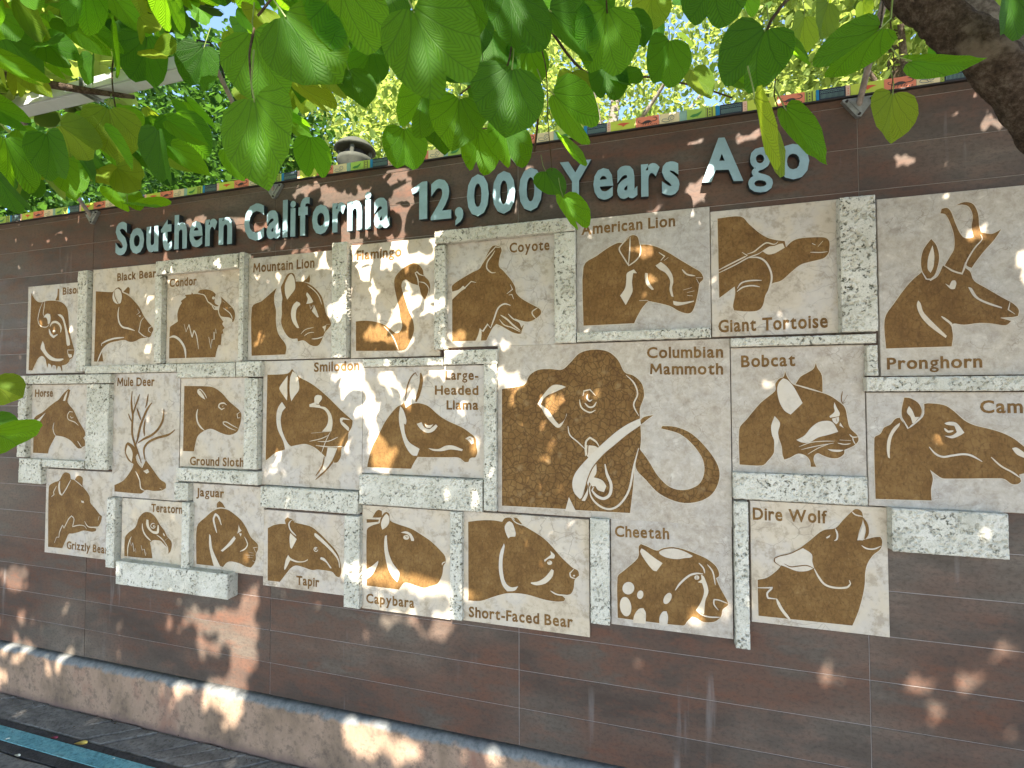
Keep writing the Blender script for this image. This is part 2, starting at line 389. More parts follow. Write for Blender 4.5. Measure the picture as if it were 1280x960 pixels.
# plinth with sloped, worn top edge
mb = MB(); prof = [(-.040, -.02), (-.040, .236), (-.036, .250), (-.026, .259), (0.0035, .268), (.0035, -.02)]
nx = 340; x0, x1 = -8.1, 4.3
for i in range(nx + 1):
    xx = x0 + (x1 - x0) * i / nx
    for (yy, zz) in prof:
        k = 1 if yy < 0 else 0
        mb.v.append((xx, yy + k * .0035 * noise.noise(Vector((xx * 9, zz * 9, 3))) + k * .002 * noise.noise(Vector((xx * 40, zz * 20, 1))), zz + k * (zz > .2) * .004 * noise.noise(Vector((xx * 6, 0, 7)))))
n = len(prof)
for i in range(nx):
    for k in range(n - 1): mb.f.append((i*n+k, (i+1)*n+k, (i+1)*n+k+1, i*n+k+1)); mb.m.append(0)
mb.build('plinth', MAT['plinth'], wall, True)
mb = MB(); mb.box((-8.1, -.012, 2.6715), (4.3, .30, 2.6765)); mb.build('coping_trim', MAT['dark_metal'], wall)

# painted frieze on top of the wall
fz = empty('frieze_band', (0, 0, 2.677)); tag(fz, 'narrow colourful band of little painted animal panels along the wall top', 'frieze')
FC = {'lime': (.50, .60, .07), 'salmon': (.70, .22, .13), 'cream': (.70, .60, .36), 'teal': (.25, .42, .36), 'green': (.36, .55, .10), 'stripe': (.40, .52, .08),
      'blue': (.01, .20, .42), 'navy': (.012, .018, .045), 'pink': (.72, .48, .36)}
FM = {k: simple('painted ' + k + ' panel', v, .45, var=.08, sc=20, bump=.03) for k, v in FC.items()}
INK = simple('dark painted print', (.04, .035, .035), .5, var=.1); RED = simple('red painted print', (.62, .10, .05), .5, var=.1)
GRN = simple('green painted print', (.05, .22, .05), .5, var=.1); INKB = simple('blue painted print', (.03, .09, .16), .5, var=.1)
def print_on(kind, x0, x1, z0, z1, par):
    y = -.0062; cx, cz = (x0 + x1) / 2, (z0 + z1) / 2; w, h = x1 - x0, z1 - z0
    def T(pts): return [(x0 + a * w, z0 + b * h) for a, b in pts]
    mb = MB()
    if kind == 'salmon':
        fill(mb, T(catmull([(.2,.35),(.32,.5),(.45,.62),(.6,.6),(.7,.45),(.58,.36),(.4,.32)])), y)
        for a, b in ((.3,.12),(.4,.1),(.52,.1),(.62,.14)): stroke(mb, T([(a + .08, .4), (a + .02, .28), (a, b)]), .0022, y)
        stroke(mb, T(catmull([(.66,.48),(.84,.5),(.92,.66),(.86,.84),(.74,.86)], False)), .003, y)
        stroke(mb, T(catmull([(.25,.42),(.12,.52),(.1,.68),(.2,.72)], False)), .0022, y)
        for a in (.68, .77, .86): fill(mb, T([(a,.1),(a+.05,.1),(a+.05,.18),(a,.18)]), y)
        m = INK
    elif kind == 'lime':
        fill(mb, T(catmull([(.25,.62),(.4,.74),(.62,.72),(.8,.62),(.62,.5),(.5,.3),(.44,.5)])), y); m = RED
    elif kind == 'cream':
        pts = [(cx + .12 * w + r * h * math.cos(t), cz + r * h * math.sin(t)) for t, r in ((k * .55, .06 + .015 * k) for k in range(22))]
        stroke(mb, pts, .0018, y); stroke(mb, T(catmull([(.62,.2),(.3,.16),(.1,.3),(.16,.5),(.35,.46),(.45,.35)], False)), .0018, y); m = INKB
    elif kind == 'green':
        fill(mb, T(catmull([(.12,.3),(.3,.5),(.55,.55),(.85,.8),(.75,.5),(.6,.3),(.35,.22)])), y)
        for a in (.35, .6): stroke(mb, T([(a,.35),(a-.05,.12)]), .003, y)
        m = GRN
    elif kind == 'stripe':
        for a in (.08, .62): fill(mb, T([(a,0.04),(a+.1,.04),(a+.1,.96),(a,.96)]), y)
        for b in (.15, .45, .75): fill(mb, T([(.28,b),(.52,b),(.4,b+.16)]), y)
        m = INK
    elif kind == 'navy':
        for b in (.66, .8): stroke(mb, T([((i + .3) / 22, b + (.07 if i % 2 else 0)) for i in range(22)]), .0011, y, taper=False)
        for i in range(20): stroke(mb, T([((i + .8) / 21, .12), ((i + .8) / 21, .55)]), .0010, y, taper=False)
        m = FM['teal']
    elif kind == 'pink':
        for b in (.2, .45, .7): fill(mb, T([(.3,b),(.7,b),(.5,b+.12)]), y)
        m = RED
    else: return
    mb.build('print', m, par)
xs = [-.006,.081,.153,.179,.244,.278,.293,.369,.384,.481,.568,.602,.612,.692,.706,.804,.895,.961,.972,1.05]
ks = ['salmon','cream','teal','green','stripe','blue','navy','pink','lime','salmon','stripe','blue','navy','pink','lime','salmon','cream','stripe','navy']
segs = [(xs[i], xs[i+1], ks[i]) for i in range(len(ks))]
x = -.006
unit = [('lime',.094),('pink',.014),('navy',.076),('blue',.014),('stripe',.034),('green',.066),('teal',.02),('cream',.072),('salmon',.088)]
i = 0
while x > -4.3:
    k, w = unit[i % 9]; segs.append((x - w, x, k)); x -= w; i += 1
x = 1.05; i = 0
while x < 2.2:
    k, w = unit[::-1][i % 9]; segs.append((x, x + w, k)); x += w; i += 1
for a, b, k in segs:
    mb = MB(); mb.box((a + .0006, -.0050, 2.6768), (b - .0006, .006, 2.7175)); p = mb.build('frieze_panel', FM[k], fz)
    if a > -3.8 and b < 1.3: print_on(k, a + .002, b - .002, 2.679, 2.7155, p)

# ------------------------------------------------------------------ stone blocks
# front face corners in photo pixels TL TR BR BL (read against the plane of the face), depth, label
BL = [
 ([(96.5,338.5),(109,337),(105,464),(94,465)], .040, 'upright pitted stone bar between the bison tile and the black bear tile'),
 ([(193,327),(297.3,315),(297.3,334),(194,344.5)], .043, 'horizontal pitted stone bar above the condor tile'),
 ([(298,315),(304.5,314),(303,451),(296.5,451)], .046, 'narrow upright stone bar between the condor tile and the mountain lion tile'),
 ([(193,345),(202,343.5),(200,454),(191,455)], .042, 'narrow upright stone bar between the black bear tile and the condor tile'),
 ([(106,458),(219.5,453.8),(219.5,465.5),(105,467)], .038, 'long thin horizontal stone bar under the black bear tile, above the mule deer tile'),
 ([(220,455),(293.5,452),(293.5,471.8),(220,472.5)], .041, 'horizontal stone bar under the condor tile, above the ground sloth tile'),
 ([(294,452),(325,450.5),(325,471),(294,471.7)], .044, 'short stone bar at the top left corner of the smilodon tile'),
 ([(304.5,472.3),(322,472),(320,588),(303,586.5)], .044, 'upright stone bar between the ground sloth tile and the smilodon tile'),
 ([(219,585),(322,589),(321.5,606.3),(219,602.5)], .047, 'horizontal stone bar under the ground sloth tile, above the jaguar tile'),
 ([(217,603.2),(235,604),(234,627),(216.5,625.5)], .044, 'small square stone block between the mule deer nose and the jaguar tile'),
 ([(226.5,627.5),(236.5,628.2),(235,712.5),(225,711)], .046, 'narrow upright stone bar between the teratorn tile and the jaguar tile'),
 ([(143.6,702),(284,717),(284,750),(143.6,731)], .060, 'long smooth pale stone block at the bottom, under the teratorn and jaguar tiles'),
 ([(132.5,622),(143.5,623),(141,711),(130.5,709.5)], .042, 'upright stone bar between the grizzly bear tile and the teratorn tile'),
 ([(18,469.5),(137,467),(137,479.3),(18,480.7)], .044, 'long thin horizontal stone bar above the horse tile'),
 ([(22,481.2),(33,481),(30.5,571.8),(20,572)], .042, 'narrow upright stone bar along the left edge of the horse tile'),
 ([(108,480),(136,479.8),(133,588.5),(104.5,587)], .042, 'wide upright stone bar between the horse tile and the mule deer tile'),
 ([(22.5,573),(51,573.4),(50,605),(22,604.5)], .044, 'square stone block at the lower left corner under the horse tile'),
 ([(51.5,574),(104.5,576.3),(104.5,586.5),(51.5,584.5)], .041, 'thin horizontal stone bar under the horse tile, above the grizzly bear tile'),
 ([(541.5,288.5),(719,270),(719,287.5),(543,305.5)], .046, 'long horizontal pitted stone bar above the coyote tile'),
 ([(542,306.3),(557,304.6),(556.5,436),(541.5,438)], .042, 'upright stone bar between the flamingo tile and the coyote tile'),
 ([(692,290.6),(719.5,288),(720.5,428),(692.5,430)], .043, 'wide upright pitted stone bar between the coyote tile and the american lion tile'),
 ([(414,303),(433.5,301),(432,447),(413,448)], .044, 'upright stone bar between the mountain lion tile and the flamingo tile'),
 ([(452,449.5),(553.7,445.3),(553.7,456.8),(452,459)], .039, 'thin horizontal stone bar under the flamingo tile, above the llama tile'),
 ([(554.2,438.5),(621.5,434.8),(621.5,454),(554.2,457)], .042, 'short horizontal stone bar under the coyote tile, above the word Large-Headed'),
 ([(604.3,455),(620.5,454.3),(620.5,640),(603.5,639.2)], .041, 'tall narrow stone bar between the llama tile and the mammoth tile'),
 ([(720.5,415),(889.5,408.7),(889.5,422),(720.5,428)], .040, 'thin horizontal stone bar under the american lion tile'),
 ([(1050,246),(1096,242),(1098.5,414.5),(1052,415)], .052, 'large upright deeply pitted stone block between the tortoise tile and the pronghorn tile'),
 ([(913.5,423),(1096.5,415.5),(1096.5,429),(913.5,434)], .044, 'thin horizontal stone bar under the giant tortoise tile, above the bobcat tile'),
 ([(1084,431),(1099,430.3),(1099,470),(1084,470.3)], .042, 'small upright stone block at the lower left of the pronghorn tile'),
 ([(1083.5,471),(1330,468.2),(1330,488.5),(1083.5,490)], .046, 'long horizontal stone bar under the pronghorn tile, above the camel tile'),
 ([(916.3,591),(1086,595.5),(1086,632),(916.3,625.5)], .044, 'wide horizontal stone bar under the bobcat tile, above the dire wolf tile'),
 ([(917.3,626.5),(936.3,627),(938.7,813.5),(919.5,812)], .041, 'tall narrow stone bar between the cheetah tile and the dire wolf tile'),
 ([(1115.3,635.6),(1263,641.6),(1263,699),(1115.3,692)], .052, 'large rough stone block at the lower right, under the camel tile'),
 ([(736.5,647.8),(762.2,648.8),(763,782.3),(738,781.3)], .040, 'upright pitted stone bar between the short-faced bear tile and the cheetah tile'),
 ([(561.5,639.3),(578,640),(577,778),(561.3,775)], .042, 'upright stone bar between the capybara tile and the short-faced bear tile'),
 ([(448,594),(603,598.5),(603,639.5),(448,632)], .045, 'wide horizontal stone block under the llama tile, above the capybara tile'),
 ([(324.5,608),(447.3,615),(447.3,644),(324.5,634.5)], .043, 'wide horizontal stone block under the smilodon tile, above the tapir tile'),
 ([(429.4,644.5),(449,645.5),(449,762),(428.7,760)], .044, 'upright stone bar between the tapir tile and the capybara tile'),
]
def rect(q, d):
    w = [W(a, b, d) for a, b in q]
    return (w[0][0] + w[3][0]) / 2, (w[1][0] + w[2][0]) / 2, (w[2][1] + w[3][1]) / 2, (w[0][1] + w[1][1]) / 2
def rock(q, d, seed):
    x0, x1, z0, z1 = rect(q, d); rb = random.Random(seed)
    cell = .0062; nx = max(3, int((x1 - x0) / cell)); nz = max(3, int((z1 - z0) / cell)); mb = MB()
    smooth = .35 if seed == 11 else 1.0
    for j in range(nz + 1):
        for i in range(nx + 1):
            u = x0 + (x1 - x0) * i / nx; v = z0 + (z1 - z0) * j / nz
            edge = i in (0, nx) or j in (0, nz)
            nn = noise.noise(Vector((u * 22, v * 22, seed * 3.1))); nf = noise.noise(Vector((u * 90, v * 90, seed)))
            dep = -.0016 * nn - .0012 * abs(nf) * smooth
            if edge:
                e = .0012 + .0030 * abs(noise.noise(Vector((u * 60, v * 60, seed + 9)))) * smooth
                dep -= .0035
                if i == 0: u += e
                if i == nx: u -= e
                if j == 0: v += e
                if j == nz: v -= e
            else:
                u += rb.uniform(-.3, .3) * cell; v += rb.uniform(-.3, .3) * cell
                if rb.random() < (.22 if seed in (26, 32) else .15) * smooth and nn > -.25: dep -= rb.uniform(.003, .009)
            mb.v.append((u, -d - dep, v))
    W1 = nx + 1
    for j in range(nz):
        for i in range(nx): mb.f.append((j*W1+i, j*W1+i+1, (j+1)*W1+i+1, (j+1)*W1+i)); mb.m.append(0)
    ring = [i for i in range(W1)] + [j * W1 + nx for j in range(1, nz + 1)] + [nz * W1 + i for i in range(nx - 1, -1, -1)] + [j * W1 for j in range(nz - 1, 0, -1)]
    n = len(ring); prev = ring
    for lay, yy in enumerate((-d * .72, -d * .35, .001)):
        b = len(mb.v); last = lay == 2
        for r_ in ring:
            u, _, v = mb.v[r_]; cx, cz = (x0 + x1) / 2, (z0 + z1) / 2
            k = 0 if last else rb.uniform(-.0010, .0018) * smooth
            mb.v.append((u + (k if u < x0 + .006 else -k if u > x1 - .006 else 0), yy + (0 if last else rb.uniform(-.002, .002)), v + (k if v < z0 + .006 else -k if v > z1 - .006 else 0)))
        cur = list(range(b, b + n))
        for i in range(n): mb.f.append((prev[i], cur[i], cur[(i+1) % n], prev[(i+1) % n])); mb.m.append(0)
        prev = cur
    return mb
for i, (q, d, lab) in enumerate(BL):
    o = rock(q, d, i).build('stone_block', MAT['block'])
    tag(o, lab, 'stone block', 'pitted stone blocks framing the animal tiles')

# ------------------------------------------------------------------ lettering (built from the program's own default font)
_gc = {}
XH_ = 9.0; CH_ = 9.5
def glyph(ch, bold):
    if ch == 'g': bold = min(bold, .014)
    if ch == 'e': bold = min(bold, .026)
    k = (ch, bold)
    if k in _gc: return _gc[k]
    cu = bpy.data.curves.new('g', 'FONT'); cu.body = ch; cu.size = 1; cu.offset = bold; cu.resolution_u = 3; cu.dimensions = '2D'; cu.fill_mode = 'BOTH'
    o = bpy.data.objects.new('g', cu); me = o.to_mesh()
    vs = [(v.co.x, v.co.y) for v in me.vertices]; fs = [tuple(p.vertices) for p in me.polygons]
    # boundary edges for the returns
    cnt = {}
    for f in fs:
        for i in range(len(f)):
            e = (f[i], f[(i + 1) % len(f)]); cnt[tuple(sorted(e))] = cnt.get(tuple(sorted(e)), []) + [e]
    ed = [v[0] for v in cnt.values() if len(v) == 1]
    o.to_mesh_clear(); bpy.data.objects.remove(o); bpy.data.curves.remove(cu)
    if ch == 'M':
        h = max(v[1] for v in glyph('H', bold)[0]); w = .085 + bold * 2; W_ = .74 + bold
        vs = [(0, 0), (w, 0), (w * 1.15, h * .60), (W_ / 2, h * .12), (W_ - w * 1.15, h * .60), (W_ - w, 0), (W_, 0), (W_ - w * .35, h), (W_ - w * 1.35, h), (W_ / 2, h * .42), (w * 1.35, h), (w * .35, h)]
        fs = [(0, 1, 2, 11), (2, 10, 11), (2, 3, 9, 10), (3, 4, 8, 9), (4, 7, 8), (4, 5, 6, 7)]; ed = [(i, (i + 1) % 12) for i in range(12)]
    if ch.islower() and XH_ < 5:                        # taller x-height, like the humanist face on the wall
        XH = XH_; AS = 1.06 * CH_; k2 = 1.12
        vs = [(x, y * k2 if 0 < y <= XH else (XH * k2 + (y - XH) * (AS - XH * k2) / (AS - XH) if y > XH else y)) for x, y in vs]
    if ch == '1':                           # a one with a flag, like the figures on the wall
        h = max(v[1] for v in vs); w = .13 + bold * 2
        vs = [(.22, 0), (.22 + w, 0), (.22 + w, h), (.22 + w * .35, h), (.02, h * .83), (.05, h * .68), (.22, h * .76)]
        fs = [(0, 1, 2, 6), (2, 3, 4, 5, 6)]; ed = [(i, (i + 1) % 7) for i in range(7)]
    _gc[k] = (vs, fs, ed); return _gc[k]
def layout(txt, bold, gap=.085, space=.30):
    x = 0; out = []
    for ch in txt:
        if ch == ' ': x += space; continue
        vs, fs, ed = glyph(ch, bold)
        a = min(v[0] for v in vs); b = max(v[0] for v in vs)
        g = gap * (.55 if ch in 'TYFLr' else 1)
        out.append((ch, x - a, vs, fs, ed)); x += b - a + g
    return out, x - gap
CH_ = max(v[1] for v in glyph('H', .02)[0]); x_ = max(v[1] for v in glyph('x', .02)[0]); XH_ = x_
_gc.clear(); CAPH = CH_; print('CAP', CH_, 'XH', XH_)
def text_on(txt, p0, p1, cap_px, d, bold=.026):
    """yields per letter ([(x, z)], faces, edges) with the baseline from p0 to p1 (pixels) on the plane d in front of the wall"""
    a = Vector(W(*p0, d)); b = Vector(W(*p1, d))
    mx, my = (p0[0] + p1[0]) / 2, (p0[1] + p1[1]) / 2
    hgt = W(mx, my - cap_px, d)[1] - W(mx, my, d)[1]
    lay, tot = layout(txt, bold); u = (b - a) / tot; vv = hgt / CAPH
    for ch, off, vs, fs, ed in lay:
        yield ch, [(a.x + u.x * (x + off), a.y + u.y * (x + off) + vv * y) for x, y in vs], fs, ed
def lettering(lines, d, parent, mat):
    for txt, p0, p1, cap in lines:
        for ch, pts, fs, ed in text_on(txt, p0, p1, cap, d):
            mb = MB(); mb.add([(x, -d - .0010, z) for x, z in pts], fs); mb.build('letter', mat, parent)

# ------------------------------------------------------------------ animal tiles
# every head: tile corners (photo px), depth, then outlines read in an enlarged crop (origin x, y, scale)
def el(cx, cy, rx, ry, n=14, rot=0):
    c, s = math.cos(R(rot)), math.sin(R(rot))
    return [(cx + rx * math.cos(t) * c - ry * math.sin(t) * s, cy + rx * math.cos(t) * s + ry * math.sin(t) * c) for t in (2 * math.pi * k / n for k in range(n))]
T = []
def tile(animal, q, d, frame, texts, shapes, label): T.append((animal, q, d, frame, texts, shapes, label))
B, L, l, b, D = 'B', 'L', 'l', 'b', 'D'
tile('bison', [(35.5,359.5),(106,351),(104,465),(32.5,468)], .0150, (10,350,8), [('Bison',(78.5,368.5),(101,366),9)], [
 (B,[(235,130),(262,180),(300,218),(345,222),(400,208),(480,208),(540,225),(580,262),(600,310),(608,400),(615,500),(635,590),(655,660),(664,700),(660,740),(645,780),(620,795),(610,820),(580,845),(540,855),(545,900),(538,915),(525,870),(500,862),(488,905),(478,860),(450,850),(438,880),(430,850),(405,835),(395,880),(385,835),(375,790),(350,762),(325,765),(300,790),(270,850),(245,905),(208,903),(222,500)]),
 (B,[(500,85),(512,90),(512,205),(482,205),(478,195),(494,160)]),
 (l,9,[(372,215),(365,280),(357,340),(366,362)]),(l,9,[(350,225),(325,290),(308,360),(305,410),(325,455),(365,472),(400,465),(420,430)]),
 (L,[(375,350),(400,336),(425,345),(430,385),(422,430),(402,440),(398,400),(385,375),(360,375)]),
 (l,22,[(425,465),(445,430),(480,420),(515,440),(535,480),(530,525)]),(l,24,[(415,490),(430,540),(460,570),(500,545)]),(L,el(465,512,14,12)),
 (L,[(500,345),(530,345),(560,375),(580,440),(600,520),(620,600),(625,650),(600,660),(590,640),(580,540),(565,450),(545,390),(515,360)]),
 (L,[(350,610),(365,640),(380,700),(420,750),(480,785),(555,785),(560,795),(520,812),(440,805),(390,770),(345,710),(330,680)]),
 (l,7,[(665,700),(600,700),(605,740),(620,780)]),(L,[(605,740),(640,745),(645,770),(620,778)])],
 'stone tile engraved with a brown bison head, uppermost at the far left')
tile('black bear', [(116.5,337.5),(197,329.5),(197,456),(114,457.5)], .0162, (90,340,8), [('Black Bear',(146.7,351.2),(195,346.2),9.5)], [
 (B,[(240,193),(405,200),(440,165),(470,152),(495,175),(505,205),(560,230),(620,285),(680,360),(720,440),(770,510),(805,550),(815,580),(800,610),(790,640),(770,655),(720,660),(680,668),(640,690),(600,700),(565,695),(525,680),(460,690),(390,705),(340,733),(305,790),(316,895),(222,897),(235,500)]),
 (l,16,[(525,655),(430,665),(350,690),(300,718),(300,740)]),(l,15,[(345,735),(310,780),(280,840),(256,908)]),
 (L,[(460,165),(490,190),(503,250),(490,310),(460,320),(425,300),(408,250),(425,190)]),(D,8,[(428,180),(432,240),(455,295),(478,330)]),
 (B,[(515,198),(545,165),(562,148),(578,165),(575,222),(545,210)]),(l,8,[(515,205),(560,226),(590,250)]),
 (l,17,[(475,350),(465,420),(475,500),(510,550),(570,565),(632,587)]),(l,9,[(725,455),(695,490),(680,560),(672,598),(720,640),(765,655)]),
 (l,8,[(660,370),(680,405),(650,430)]),(L,[(668,440),(692,433),(686,450)]),(l,8,[(805,545),(775,560),(770,590),(792,607)])],
 'stone tile engraved with a brown black bear head, between the bison and the condor')
tile('condor', [(209,345),(302,333),(302,452),(207.5,455)], .0156, (190,335,8), [('Condor',(212,358.7),(245.6,356),10)], [
 (B,[(180,598),(215,565),(260,535),(255,460),(275,390),(300,350),(290,330),(345,290),(330,270),(395,262),(400,240),(412,262),(450,258),(520,265),(560,310),(580,360),(620,385),(640,415),(665,425),(675,470),(700,510),(715,535),(705,560),(730,600),(708,620),(718,655),(700,660),(690,770),(668,770),(650,820),(635,892),(172,905)]),
 (B,[(460,245),(480,222),(540,213),(600,228),(640,262),(632,300),(630,350),(670,378),(650,385),(620,375),(590,350),(560,330),(540,280),(500,262)]),
 (B,[(692,285),(720,315),(760,350),(800,390),(825,430),(832,480),(820,530),(805,545),(800,515),(770,495),(720,490),(690,480),(672,440),(680,380),(695,340)]),
 (l,10,[(460,258),(520,268),(545,300),(565,340),(600,365),(625,410),(665,415),(680,475),(715,530)]),(L,el(618,300,14,14)),(D,6,[(612,296),(622,302)]),
 (l,9,[(715,400),(780,450),(805,500),(800,520)]),(l,7,[(706,328),(735,348)]),(l,7,[(770,402),(802,390)]),
 (l,24,[(172,700),(220,685),(270,710),(310,760),(335,820),(342,908)]),
 (l,11,[(325,560),(345,640),(375,565),(385,610),(405,695),(425,622),(450,680),(470,812)]),(l,11,[(572,690),(595,805),(605,715),(625,715),(625,640),(645,655),(640,608)])],
 'stone tile engraved with a brown condor, ruffled neck and hooked beak')
tile('mountain lion', [(311,323),(425,312),(425,447),(309.5,451)], .0150, (300,330,8), [('Mountain Lion',(316.7,340.7),(393.2,334.2),11.5)], [
 (B,[(120,435),(220,370),(300,300),(368,240),(345,310),(345,390),(362,470),(360,560),(372,660),(400,725),(450,790),(465,840),(455,905),(118,918)]),
 (B,[(410,240),(430,190),(470,110),(510,88),(540,100),(555,140),(558,175),(630,178),(700,205),(770,260),(820,330),(845,420),(860,490),(895,550),(912,600),(890,640),(855,680),(835,720),(820,760),(790,810),(750,822),(700,808),(640,765),(580,775),(575,745),(510,745),(460,700),(420,620),(412,560),(420,500),(418,400),(425,340)]),
 (B,[(635,175),(675,140),(695,102),(702,150),(695,188)]),
 (L,[(460,180),(490,120),(515,98),(540,130),(552,180),(552,250),(510,310),(475,358),(455,300),(450,230)]),
 (L,[(570,375),(600,390),(605,410),(575,440),(562,490),(565,560),(595,640),(575,642),(535,590),(515,530),(515,470),(535,410)]),
 (L,[(672,283),(700,315),(735,375),(720,390),(665,400),(680,350),(665,310)]),(L,[(742,410),(765,460),(790,530),(775,535),(720,470),(735,440)]),
 (l,9,[(700,405),(710,450),(735,410)]),(l,9,[(680,215),(740,260),(790,320),(822,405)]),(l,7,[(612,700),(660,655),(740,635)]),(l,7,[(645,720),(690,690),(745,683)]),
 (l,10,[(720,750),(780,745),(840,725)]),(L,[(825,630),(865,612),(860,640),(850,680),(840,650)]),(l,6,[(865,605),(908,603)])],
 'stone tile engraved with a brown mountain lion head, one large pale ear')
tile('flamingo', [(439.5,307),(550,295.7),(550,445),(438.5,447.5)], .0168, (420,300,6.4), [('Flamingo',(446,325),(502,320),11.5)], [
 (B,[(160,652),(230,645),(320,655),(400,685),(450,725),(480,745),(515,730),(530,680),(515,620),(510,570),(490,480),(468,380),(470,310),(500,260),(560,210),(620,185),(665,200),(695,240),(705,285),(745,330),(755,390),(740,440),(718,478),(705,470),(680,430),(665,370),(640,358),(600,345),(560,315),(535,330),(525,370),(545,450),(580,560),(615,640),(625,720),(600,800),(560,870),(510,885),(160,888)]),
 (l,9,[(706,288),(670,275),(650,255),(635,265),(655,310),(662,372)]),(l,7,[(660,335),(710,345),(745,390),(735,440),(717,478)]),(l,8,[(385,690),(440,750),(470,800),(502,882)]),(D,7,[(515,730),(505,800),(508,880)])],
 'stone tile engraved with a brown flamingo, long curved neck, splashed with sunlight')
tile('coyote', [(558.5,305.5),(700,291),(700,430),(559.5,434.5)], .0155, (540,290,6.4), [('Coyote',(637,315.8),(687,312.2),12)], [
 (B,[(165,425),(260,360),(330,320),(385,290),(420,220),(470,130),(500,108),(550,120),(558,150),(545,190),(535,270),(570,310),(630,380),(665,440),(675,490),(720,535),(790,575),(850,607),(872,630),(868,660),(835,690),(800,710),(760,718),(700,705),(660,690),(700,730),(715,765),(735,740),(728,765),(718,790),(715,812),(690,815),(640,800),(560,755),(515,735),(480,775),(435,868),(162,875),(162,545),(162,472)]),
 (L,[(160,478),(215,462),(250,430),(265,445),(270,452),(240,470),(200,505),(160,545)]),(l,9,[(245,440),(265,447),(315,396),(355,405)]),
 (l,9,[(380,290),(440,200),(510,120),(548,127)]),(l,10,[(510,325),(475,325),(440,290),(445,240),(480,190),(505,150)]),
 (l,9,[(628,420),(645,460),(600,495)]),(l,8,[(615,505),(640,500),(655,538)]),(l,12,[(630,588),(580,576),(530,610),(500,690),(470,770)]),(l,13,[(470,770),(447,738),(408,795),(385,776)]),
 (L,[(385,768),(398,800),(392,878),(345,878),(368,830)]),(l,13,[(550,665),(600,698),(650,745),(708,790)]),(l,8,[(540,700),(580,745),(640,765),(712,803)]),(l,9,[(610,655),(650,695),(700,722),(722,765)]),
 (l,9,[(845,608),(805,635),(805,660),(832,694)])],
 'stone tile engraved with a brown coyote head, pricked ear and open mouth')
tile('american lion', [(720.5,274.5),(886.5,258.5),(889.5,411),(721,417)], .0160, (715,265,6.4), [('American Lion',(726.7,293.6),(844,282.5),13)], [
 (B,[(92,440),(200,350),(300,280),(370,247),(410,247),(440,210),(485,185),(525,200),(540,260),(600,262),(680,280),(770,325),(860,380),(960,440),(1020,475),(1045,510),(1048,540),(1020,570),(1012,620),(1000,680),(985,740),(965,790),(940,810),(900,808),(850,790),(790,755),(720,735),(610,712),(560,770),(520,840),(498,890),(92,910)]),
 (l,10,[(455,205),(400,260),(378,300),(410,360),(455,430),(510,390),(545,340),(548,270),(540,240)]),(l,9,[(465,200),(462,300),(452,425)]),
 (L,[(440,490),(495,460),(520,490),(490,490),(480,560),(485,630),(465,680),(430,745),(385,670),(425,610),(435,540)]),
 (L,[(585,488),(605,490),(610,550),(655,620),(640,625),(595,580),(583,530)]),
 (L,[(668,430),(710,400),(760,440),(800,500),(810,560),(800,610),(812,680),(795,675),(780,620),(785,550),(750,490),(700,460)]),
 (l,13,[(695,325),(740,355),(710,390)]),(l,8,[(735,390),(770,365)]),(l,12,[(880,460),(920,500),(985,512)]),(l,9,[(990,527),(1042,527)]),(l,9,[(995,535),(1015,575)]),
 (l,8,[(890,625),(960,605)]),(l,8,[(920,645),(980,632)]),(l,8,[(920,668),(965,672)]),(L,[(808,712),(880,722),(975,710),(975,718),(900,740),(840,750),(812,740)]),(l,10,[(538,710),(610,708)])],
 'stone tile engraved with a brown maneless lion head under the words American Lion')
tile('giant tortoise', [(887.5,265.5),(1049,248),(1051,415.5),(890.5,421.5)], .0165, (880,260,6.4), [('Giant Tortoise',(898,415.3),(1034.7,409),15.5)], [
 (B,[(108,85),(290,68),(360,130),(430,190),(500,235),(580,258),(645,265),(655,315),(700,270),(760,245),(850,236),(960,236),(1000,265),(1002,330),(990,370),(950,405),(850,430),(770,455),(700,510),(620,580),(545,605),(520,650),(490,700),(470,780),(430,820),(350,828),(240,820),(232,780),(250,690),(245,628),(190,670),(122,720)]),
 (L,[(465,345),(520,310),(560,305),(600,290),(630,285),(645,318),(600,345),(560,365),(510,372)]),
 (l,11,[(112,500),(240,435),(345,382),(303,355)]),(l,10,[(345,370),(400,350),(450,310),(500,280),(560,292),(592,270)]),(l,9,[(112,523),(250,455),(350,400),(430,370),(470,345)]),
 (l,13,[(350,400),(430,397),(490,430),(530,500),(540,570),(520,650),(493,700)]),(l,11,[(265,645),(300,600),(370,582),(460,580)]),(l,11,[(262,670),(310,635),(380,622),(445,632)]),
 (l,7,[(848,355),(930,357),(988,350)]),(l,13,[(862,285),(890,297)]),(l,8,[(910,310),(950,265)])],
 'stone tile engraved with a brown giant tortoise, neck stretched out of its shell')
